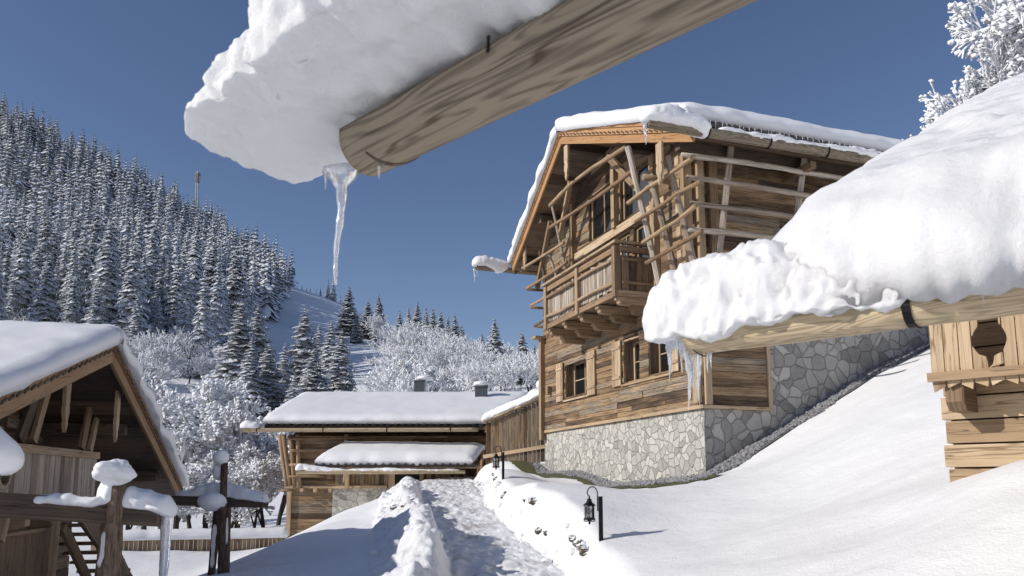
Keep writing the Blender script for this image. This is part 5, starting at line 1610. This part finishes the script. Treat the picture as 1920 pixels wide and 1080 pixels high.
# clods of ploughed snow
q = MB()
for k in range(150):
    y = 11 * (27 / 11) ** rng.random(); xl = float(np.interp(y, pY, pL)); x_ = xl - rng.gauss(.38, .3) if k % 3 else float(np.interp(y, pY, pR)) + rng.uniform(-.12, .18)
    s_ = rng.uniform(.03, .10) * (1 if k % 3 else .75); snow_ball(q, (x_, y, gz(x_, y) + s_ * .3), s_ * 1.2, s_, s_ * .8, .35, 6, k, 8, 10, 2)
q.build('snow_clods', M_berm, None, W, smooth=True, kind='stuff', label='loose lumps of ploughed snow beside the path', category='snow')

# ================================================================== TREES
def raw_mesh(name, V, Fq, mats, mi=None, smooth=False):
    me = bpy.data.meshes.new(name)
    V = np.asarray(V, dtype=np.float32); me.vertices.add(len(V)); me.vertices.foreach_set('co', V.ravel())
    lens = np.array([len(f) for f in Fq]) if not isinstance(Fq, np.ndarray) else np.full(len(Fq), Fq.shape[1])
    flat = np.concatenate([np.asarray(f) for f in Fq]) if not isinstance(Fq, np.ndarray) else Fq.ravel()
    me.loops.add(len(flat)); me.loops.foreach_set('vertex_index', flat)
    me.polygons.add(len(lens)); me.polygons.foreach_set('loop_start', np.concatenate([[0], np.cumsum(lens)[:-1]]))
    if smooth: me.polygons.foreach_set('use_smooth', [True] * len(lens))
    for m in mats: me.materials.append(m)
    me.update(calc_edges=True)
    return me


def spruce_arrays(seed, levels=30, per=8, rad=.17, sprays=4, droop=.5, ragged=.3):
    """unit-height spruce: drooping fronds in whorls; each frond a folded strip with side sprays"""
    rs = np.random.RandomState(seed); V, Fq = [], []
    lean = rs.uniform(-.01, .01, 2)
    for l in range(levels):
        h = .06 + .93 * (l / (levels - 1)) ** .92
        k = max(4, int(per * (1 - h * .55) + .5)); ph = rs.uniform(0, 6.28)
        R0 = rad * (1 - h) ** .82 * (1 + ragged * .4 * math.sin(l * 1.7 + seed)) + .006
        if h < .2: R0 *= .75 + h
        for b in range(k):
            L = R0 * rs.uniform(1 - ragged, 1 + ragged * .5); a = ph + 6.283 * b / k + rs.uniform(-.25, .25)
            d = np.array([math.cos(a), math.sin(a), 0]); s = np.array([-d[1], d[0], 0]); hz = h + rs.uniform(-.010, .010)
            w0 = L * .26 + .004; up = .12 * (h > .75); pts = []
            dr = droop * rs.uniform(.8, 1.3)
            for j, t in enumerate((0., .35, .7, 1.)):
                z = hz + L * (up * t - dr * t ** 1.3 * (1.1 - .3 * t)) + (L * .10 * t ** 4)
                w = w0 * (.5, 1.0, .8, .08)[j]
                c = np.array([lean[0] * h, lean[1] * h, z]) + d * L * t
                pts.append((c, w))
            i0 = len(V)
            for c, w in pts: V += [c - s * w + (0, 0, -w * .75), c, c + s * w + (0, 0, -w * .75)]
            for j in range(3):
                q = i0 + j * 3
                Fq += [(q, q + 1, q + 4, q + 3), (q + 1, q + 2, q + 5, q + 4)]
            for j in range(sprays):
                t = .25 + .7 * (j + rs.random()) / sprays; sg = 1 if (j % 2) else -1
                c = pts[0][0] * (1 - t) + pts[3][0] * t; c = c + np.array([0, 0, L * .06])
                e = c + (d * .55 + s * sg * .85) * L * .42 * (1.1 - t * .5) + (0, 0, -L * rs.uniform(.15, .4))
                ww = L * .07
                i1 = len(V); V += [c - d * ww, c + d * ww, e + (0, 0, -ww * .6), e - d * ww * .4 + (0, 0, -ww)]
                Fq.append((i1, i1 + 1, i1 + 2, i1 + 3))
    return np.array(V), np.array(Fq)


def trunk_arrays(r=.012, h=.97):
    V, Fq = [], []; n = 6
    for z, k in ((-.05, 1.1), (.3, .85), (h, .08)):
        for j in range(n): V.append((r * k * math.cos(6.283 * j / n), r * k * math.sin(6.283 * j / n), z))
    for i in range(2):
        for j in range(n): Fq.append((i * n + j, i * n + (j + 1) % n, (i + 1) * n + (j + 1) % n, (i + 1) * n + j))
    return np.array(V), np.array(Fq)


SPR = [(raw_mesh('spruce_crown', *spruce_arrays(s, 34, 9, rd_, 6, dr), [M_spruce]), raw_mesh('spruce_trunk', *trunk_arrays(), [M_trunk])) for s, rd_, dr in ((1, .17, .9), (2, .15, 1.0), (3, .19, .85), (4, .145, 1.1))]
def with_trunk(A, B):
    return np.concatenate([A[0], B[0]]), np.concatenate([A[1], B[1] + len(A[0])])


FAR = [raw_mesh('far_spruce', *with_trunk(spruce_arrays(s, 24, 7, rd_, 2, 1.05, .38), trunk_arrays()), [M_spruce_far]) for s, rd_ in ((11, .16), (12, .13), (13, .18), (14, .145), (15, .12), (16, .15))]


def place(name, me, x, y, h, label, cat, group=None, wide=1.0, sink=.0, children=(), z=None, rot=None):
    z = gz(x, y) if z is None else z
    o = link(bpy.data.objects.new(name, me))
    o.location = (x, y, z + H - sink); o.scale = (h * wide, h * wide, h); o.rotation_euler = (rng.uniform(-.02, .02), rng.uniform(-.02, .02), rng.uniform(0, 6.28) if rot is None else rot)
    tag(o, label, cat, group)
    for nm, m2 in children:
        c = link(bpy.data.objects.new(nm, m2)); c.parent = o
    return o


HEAVY = []
for a_, b_ in SPR:
    c_ = a_.copy(); c_.materials[0] = M_heavy; HEAVY.append((c_, b_))


def near_spruce(x, y, h, label, group=None, k=None, wide=1.0):
    kinds = HEAVY if group and 'barn' in group else SPR
    k = rng.randrange(len(kinds)) if k is None else k
    return place('spruce_tree', None, x, y, h, label, 'spruce', group, wide, .3, (('crown', kinds[k][0]), ('trunk', kinds[k][1])))


# ---- spruce forest on the left mountainside: the nearest as single trees, the far rest as one mass
def edge_px(Y): return float(np.interp(Y, [140, 200, 260, 330, 420, 520, 600, 680], [345, 425, 470, 500, 520, 540, 520, 500]))
cand = []
tries = 0
cells = {}
while len(cand) < 1050 and tries < 90000:
    tries += 1
    Y = 165 * (690 / 165) ** (rng.random() ** .9); px = rng.uniform(-140, edge_px(Y))
    x = (px - 960) / FOC * Y
    key = (int(x / 5.0), int(Y / 5.6))
    if any((key[0] + a, key[1] + b) in cells for a in (0,) for b in (0,)): continue
    if any(((x - u) ** 2 + (Y - v) ** 2) < 31 for dx in (-1, 0, 1) for dy in (-1, 0, 1) for (u, v) in [cells.get((key[0] + dx, key[1] + dy), (1e9, 1e9))]): continue
    cells[key] = (x, Y); cand.append((Y, x, px))
cand.sort()
G = 'snow dusted spruces of the forest on the left mountainside'
fx, fq, off = [], [], 0
arr = [spruce_arrays(s, 15, 6, rd_, 0, 1.05, .38) for s, rd_ in ((21, .17), (22, .14), (23, .19))]
zs_ = ground_z([c[1] for c in cand], [c[0] for c in cand])
NF = 215
for i, ((Y, x, px), z) in enumerate(zip(cand, zs_)):
    h = (rng.uniform(14, 22) if rng.random() < .3 else rng.uniform(22, 35))
    if i < NF:
        band = 'on its lower slope' if Y < 260 else 'higher up its slope'
        place('spruce_tree', FAR[i % 6] if Y > 240 else SPR[i % 4][0], x, Y, h, 'snow dusted spruce in the dense forest on the left mountainside, ' + band, 'spruce', G, rng.uniform(.95, 1.3), .5, z=z)
    else:
        V, Fq = arr[i % 3]; a = rng.random() * 6.28; c, s_ = math.cos(a), math.sin(a); w_ = h * rng.uniform(1.0, 1.35)
        V2 = np.stack([(V[:, 0] * c - V[:, 1] * s_) * w_, (V[:, 0] * s_ + V[:, 1] * c) * w_, V[:, 2] * h], 1) + [x, Y, z + H - .5]
        fx.append(V2); fq.append(Fq + off); off += len(V)
me = raw_mesh('far_forest', np.concatenate(fx), np.concatenate(fq), [M_spruce_far])
tag(link(bpy.data.objects.new('far_forest', me)), kind='stuff', label='dense snowy spruce forest covering the upper mountainside', cat='forest')


def px_spruce(px, ptop, Y, label, group=None, k=None, wide=1.0, minh=5):
    x = (px - 960) / FOC * Y * 1.0
    q = P(px, ptop, Y); zg = gz(q[0], Y); h = max(minh, q[2] - zg)
    return near_spruce(q[0], Y, h, label, group, k, wide)


for (px, pt, Y, lab, k, w_) in [(452, 560, 128, 'tall snowy spruce with a sunlit top, leftmost of the group behind the barn', 0, 1.1), (490, 566, 133, 'second tall sunlit spruce from the left in the group behind the barn', 2, .95),
                               (573, 572, 130, 'tallest middle spruce of the group behind the barn, sunlit top', 0, 1.0), (618, 598, 126, 'dark slim spruce right of the tallest middle one behind the barn', 3, 1.0),
                               (638, 612, 122, 'darkest spruce at the right end of the group behind the barn', 1, 1.1), (597, 604, 136, 'narrow pale spruce between the two tall right ones behind the barn', 3, .9),
                               (535, 640, 120, 'lower bent spruce in the middle gap of the group behind the barn', 1, 1.0), (470, 630, 112, 'lower spruce in front of the leftmost tall one behind the barn', 3, 1.1),
                               (508, 640, 115, 'broad low spruce in front of the second tall one behind the barn', 2, 1.15), (590, 650, 110, 'wide sunlit spruce just above the barn ridge left end', 2, 1.2),
                               (553, 700, 100, 'small spruce right beside the barn roof left edge', 0, 1.1), (430, 690, 118, 'dark spruce low at the left foot of the group behind the barn', 1, 1.1)]:
    px_spruce(px, pt, Y, lab, 'spruces in the group behind the barn', k, w_ * 1.9)
for (px, pt, Y, lab, w_) in [(655, 535, 330, 'dark pointed spruce on the skyline left of the birches', 1.1), (712, 548, 315, 'dark spruce on the skyline, second of three lone ones', 1.1), (690, 562, 320, 'bushy dark spruce between the lone skyline ones', 1.4), (670, 590, 300, 'lower spruce below the dark pointed skyline one', 1.2),
                            (750, 580, 300, 'small dark spruce left of the skyline clump', 1.0), (766, 572, 296, 'first dark spruce of the skyline clump', .9), (782, 563, 292, 'tallest dark spruce of the skyline clump', .95), (797, 572, 290, 'third dark spruce of the skyline clump', 1.0),
                            (812, 575, 288, 'fourth dark spruce of the skyline clump', 1.0), (826, 580, 284, 'fifth dark spruce of the skyline clump', 1.1), (840, 590, 280, 'last dark spruce of the skyline clump, to the right', 1.1), (853, 586, 215, 'snow whitened spruce below the right end of the skyline clump', 1.2),
                            (866, 606, 225, 'grey spruce right of the snow whitened one', 1.2), (926, 593, 190, 'tall dark spruce rising alone above the frosted birches', 1.0), (980, 617, 165, 'snow covered spruce just left of the tall chalet', 1.2), (905, 620, 200, 'faint grey spruce left of the tall dark lone one', 1.1),
                            (1004, 640, 175, 'spruce half hidden by the tall chalet corner post', 1.1)]:
    px_spruce(px, pt, Y, lab, 'spruces on the far right hillside', None, w_ * 1.5)
for i in range(11):
    px = 548 + i * 9 + rng.uniform(-2, 2); Y = 500 - i * 3
    q = P(px, float(np.interp(px, [540, 560, 600, 650], [522, 536, 541, 548])) - rng.uniform(-2, 6), Y); zg = gz(q[0], Y)
    place('spruce_tree', FAR[i % 6], q[0], Y, max(5, (q[2] - zg) * 1.0), 'tiny spruce in the sparse row on the open snow field skyline', 'spruce', 'tiny spruces along the snow field skyline', 1.2, .3)
for (px, Y, h) in [(524, 520, 20), (531, 525, 18), (538, 528, 16), (617, 480, 16), (607, 485, 14), (645, 460, 10)]:
    x = (px - 960) / FOC * Y; place('spruce_tree', FAR[int(px) % 6], x, Y, h, 'dark spruce standing in the small skyline clump at px of the snow field'.replace(' at px of', ' above'), 'spruce', 'tiny spruces along the snow field skyline', 1.2, .3)


# ---- leafless trees thick with hoar frost and snow
def frost_arrays(seed, depth=6, spread=.55, first=.30, twig=.012, clumps=260, nb=3, up=.25, lump=1.0):
    rs = np.random.RandomState(seed); V, Fq = [], []; TV, TF = [], []; ends = []
    def seg(VV, FF, a, b, r0, r1, n=3):
        d = b - a; L = np.linalg.norm(d)
        if L < 1e-6: return
        d /= L; s = np.cross(d, [0, 0, 1.]); l = np.linalg.norm(s)
        s = np.array([1., 0, 0]) if l < .05 else s / l
        u = np.cross(s, d); i0 = len(VV)
        for c, r in ((a, r0), (b, r1)):
            for j in range(n):
                t = math.pi / 2 + 2 * math.pi * j / n; VV.append(c + (s * math.cos(t) + u * math.sin(t)) * r)
        for j in range(n): k = (j + 1) % n; FF.append((i0 + j, i0 + k, i0 + n + k, i0 + n + j))
    def grow(p, d, L, r, k):
        m = 2 if k > 3 else 1
        q = p
        for _ in range(m):
            d = d + rs.normal(0, .12, 3); d /= np.linalg.norm(d); e = q + d * L / m
            (seg(TV, TF, q, e, r, r * .8, 5) if k >= depth - 1 else seg(V, Fq, q, e, max(r, twig * .55), max(r * .75, twig * .5)))
            q = e; r *= .85
        if k == 0: ends.append(q); return
        c = nb + (rs.random() < (.35 if nb > 2 else .75))
        for i in range(c):
            a = rs.uniform(0, 6.28); t = rs.uniform(.5, 1.25) * spread * (1 if i else .5)
            s = np.cross(d, [math.cos(a), math.sin(a), .3]); s /= np.linalg.norm(s) + 1e-9
            nd_ = d * math.cos(t) + s * math.sin(t); nd_[2] += up * .35; nd_ /= np.linalg.norm(nd_)
            st = q if i < 2 else p + (q - p) * rs.uniform(.4, .9)
            grow(st, nd_, L * rs.uniform(.62, .86), r * .68, k - 1)
            if k <= 2: ends.append(q)
    grow(np.array([0, 0, -.02]), np.array([0, 0, 1.]), first, .022 if nb > 2 else .009, depth)
    # snow lumps sitting on the twigs
    oc = np.array([(1, 0, 0), (0, 1, 0), (-1, 0, 0), (0, -1, 0), (.0, 0, .9), (0, 0, -.6), (.7, .7, .4), (-.7, .7, .4), (-.7, -.7, .4), (.7, -.7, .4)], float)
    idx = rs.choice(len(ends), min(clumps, len(ends)), replace=False)
    for i in idx:
        r = twig * rs.uniform(.6, 1.5) * lump; i0 = len(V)
        for v in oc: V.append(ends[i] + v * r * rs.uniform(.8, 1.25) + (0, 0, r * .5))
        FFF = [(0, 6, 4), (6, 1, 4), (1, 7, 4), (7, 2, 4), (2, 8, 4), (8, 3, 4), (3, 9, 4), (9, 0, 4), (0, 5, 1, 6), (1, 5, 2, 7), (2, 5, 3, 8), (3, 5, 0, 9)]
        Fq += [tuple(i0 + a for a in f) for f in FFF]
    V = np.array(V); TV = np.array(TV)
    s = 1 / V[:, 2].max(); return V * s, Fq, TV * s, TF


def frost_meshes(**kw):
    V, Fq, TV, TF = frost_arrays(**kw)
    return raw_mesh('frost_crown', V, Fq, [M_frost]), raw_mesh('frost_trunk', TV, TF, [M_trunk])


FB = [frost_meshes(seed=31, depth=7, spread=.62, twig=.0060, clumps=1600, nb=2, first=.14), frost_meshes(seed=32, depth=7, spread=.72, twig=.0062, clumps=1700, up=.1, nb=2, first=.12), frost_meshes(seed=33, depth=7, spread=.6, twig=.0058, clumps=1500, nb=2, first=.13)]
FM = [frost_meshes(seed=41, depth=5, spread=.6, twig=.012, clumps=300), frost_meshes(seed=42, depth=5, spread=.68, twig=.012, clumps=350, up=.15), frost_meshes(seed=43, depth=5, spread=.5, twig=.011, clumps=250)]
FS = frost_meshes(seed=52, depth=8, spread=.7, twig=.0030, clumps=2600, first=.11, up=.2, nb=2, lump=1.4)


def frost_tree(kinds, x, Y, h, label, group, k=None, wide=1.0, z=None):
    k = rng.randrange(len(kinds)) if k is None else k
    return place('frosted_tree', None, x, Y, h, label, 'tree', group, wide, .1, (('crown', kinds[k][0]), ('trunk', kinds[k][1])), z)


def px_frost(kinds, px, ptop, Y, label, group, k=None, wide=1.0):
    q = P(px, ptop, Y); return frost_tree(kinds, q[0], Y, max(2.5, q[2] - gz(q[0], Y)), label, group, k, wide)


GB = 'white frosted trees between the left chalet and the barn'
for i, (px, pt, Y, w_, lab) in enumerate([(290, 690, 44, 1.0, 'white frosted tree directly behind the roof edge of the left chalet'), (345, 715, 41, 1.05, 'broad frosted tree right of the left chalet roof'), (400, 730, 38, 1.1, 'frosted tree behind the crossed posts of the farther trough'), (455, 760, 37, 1.1, 'frosted tree left of the barn gutter end'),
                                        (505, 790, 38, 1.0, 'frosted tree touching the left corner of the barn'), (320, 800, 36, 1.2, 'low frosted tree filling the gap above the snow capped low fence'), (370, 790, 34.5, 1.1, 'low frosted tree just behind the crossed posts'), (250, 820, 37, 1.2, 'low frosted tree seen under the trough at the left'),
                                        (430, 820, 34, 1.2, 'low frosted tree beside the farther trough end'), (480, 850, 33, 1.2, 'lowest frosted tree next to the barn wall'), (530, 740, 46, .9, 'frosted tree behind the left end of the barn roof'), (560, 760, 50, .9, 'frosted treetop peeping over the left part of the barn roof'), (400, 700, 52, .9, 'taller frosted tree behind the farther trough'), (300, 860, 32, 1.2, 'frosted bush right behind the snow capped low fence'), (450, 900, 31, 1.2, 'frosted bush near the low fence end at the barn')]):
    px_frost(FB, px, pt, Y, lab, GB, i % 3, w_)
GD = 'small white trees in the sun above the barn roof'
for i, (px, pt, Y, w_, lab) in enumerate([(742, 652, 75, 1.1, 'bright frosted tree in the sun, above the middle of the barn roof'), (772, 668, 72, 1.1, 'bright frosted tree right behind the small chimney'), (815, 690, 80, 1.2, 'pale frosted tree right of the small chimney')]):
    px_frost(FM if i != 0 else FB, px, pt, Y, lab, GD, None, w_)
GR = 'greyish frosted broadleaf trees covering the right hillside'
n_ = 0
for row, (Y, top, lo, hi, step) in enumerate([(235, [(620, 560), (660, 556), (700, 590), (800, 610), (900, 640), (1030, 660)], 705, 1030, 17), (200, [(700, 610), (800, 610), (860, 625), (1030, 660)], 735, 1040, 17), (170, [(740, 640), (860, 640), (1040, 670)], 760, 1050, 20), (140, [(700, 670), (830, 650), (950, 650), (1050, 680)], 800, 1050, 22), (112, [(760, 690), (900, 675), (1050, 695)], 790, 1050, 26)]):
    px = lo
    while px < hi:
        Yj = Y + rng.uniform(-9, 9) + (60 if px < 720 and row == 0 else 0); pt = np.interp(px, [a for a, b in top], [b for a, b in top]) + rng.uniform(-9, 12)
        q = P(px, pt, Yj); h = min(17, max(7, q[2] - gz(q[0], Yj)))
        frost_tree(FM, q[0], Yj, h, 'greyish frosted broadleaf tree among many on the right hillside, ' + ('near the barn' if row > 2 else 'far up'), GR, None, rng.uniform(.95, 1.35)); n_ += 1
        px += step * rng.uniform(.7, 1.3)
GM = 'frosted undergrowth trees at the foot of the left forest'
for i in range(46):
    Y = rng.uniform(120, 178); px = rng.uniform(-60, 400 if Y > 140 else 330); x = (px - 960) / FOC * Y
    if 330 < px < 420 and Y < 150: continue
    frost_tree(FM, x, Y, rng.uniform(6, 12), 'bluish frosted broadleaf tree at the foot of the left mountain forest', GM, None, rng.uniform(1.0, 1.4))
for i, (px, Y, h) in enumerate([(405, 205, 9), (440, 240, 10), (385, 190, 7), (420, 215, 6), (350, 160, 6), (780, 128, 8), (745, 150, 8)]):
    x = (px - 960) / FOC * Y; frost_tree(FM, x, Y, h, 'frosted bush on the open snow slope between the forest and the spruce group', GM, None, 1.3)
# the tree above the cabin roof, top right
GT = 'snow laden trees above the cabin roof at the top right'
for (px, pt, Y, zb_, w_, lab, k) in [(1990, -90, 21, 8.6, 1.0, 'snow laden leafless tree rising above the cabin roof at the top right corner', FS), (1880, 70, 22.5, 8.2, .9, 'lower snow laden tree left of the corner one above the cabin roof', FS), (1800, 165, 23, 8.0, .7, 'smallest snow laden tree at the edge of the cabin roof snow line', FS), (2130, -180, 23, 9, 1.1, 'snow laden tree cut off by the right picture edge above the cabin roof', FS)]:
    q = P(px, pt, Y); z0 = gz(q[0], Y)
    frost_tree([k], q[0], Y, q[2] - z0, lab, GT, 0, w_ * .8)

# ================================================================== MAST ON THE MOUNTAIN
a = P(368, 470, 560); b = P(371, 323, 560)
ms = thing('radio_mast', 'lattice radio mast with antenna drum above the forest ridge', 'mast', W, (a[0], a[1], a[2] - 8))
q = MB(); hw_ = 1.3; zt2 = b[2] - 8
for sx_, sy_ in ((-1, -1), (1, -1), (1, 1), (-1, 1)):
    q.beam((a[0] + sx_ * hw_, a[1] + sy_ * hw_, a[2] - 8), (b[0] + sx_ * .55, b[1] + sy_ * .55, zt2), .35, .35)
n_ = 26; z0 = a[2] - 8
for i in range(n_):
    f0, f1 = i / n_, (i + 1) / n_; w0, w1 = hw_ + (.55 - hw_) * f0, hw_ + (.55 - hw_) * f1; c0 = np.array((a[0] + (b[0] - a[0]) * f0, a[1], z0 + (zt2 - z0) * f0)); c1 = np.array((a[0] + (b[0] - a[0]) * f1, a[1], z0 + (zt2 - z0) * f1))
    s = 1 if i % 2 else -1
    q.beam(c0 + (s * w0, -w0, 0), c1 + (-s * w1, -w1, 0), .2, .2); q.beam(c0 + (-w0, -s * w0, 0), c1 + (-w1, s * w1, 0), .2, .2); q.beam(c1 + (-w1, -w1, 0), c1 + (w1, -w1, 0), .2, .2)
q.build('lattice', M_tower, ms, W)
q = MB()
for j in range(9):
    t = 6.283 * j / 9; q.box(b[0] + 1.7 * math.cos(t) - .42, b[0] + 1.7 * math.cos(t) + .42, b[1] + 1.7 * math.sin(t) - .2, b[1] + 1.7 * math.sin(t) + .2, zt2 + 0.5, b[2] - 1.0, 2)
q.build('antennas', M_tower, ms, W)
q = MB(); q.tube([(b[0], b[1], zt2), (b[0], b[1], b[2] + .6)], .5, 8, seg=3); q.tube([(b[0], b[1], b[2] - 1.2), (b[0], b[1], b[2] - .9)], 1.9, 12, seg=3); q.build('mast_head', M_tower, ms, W)
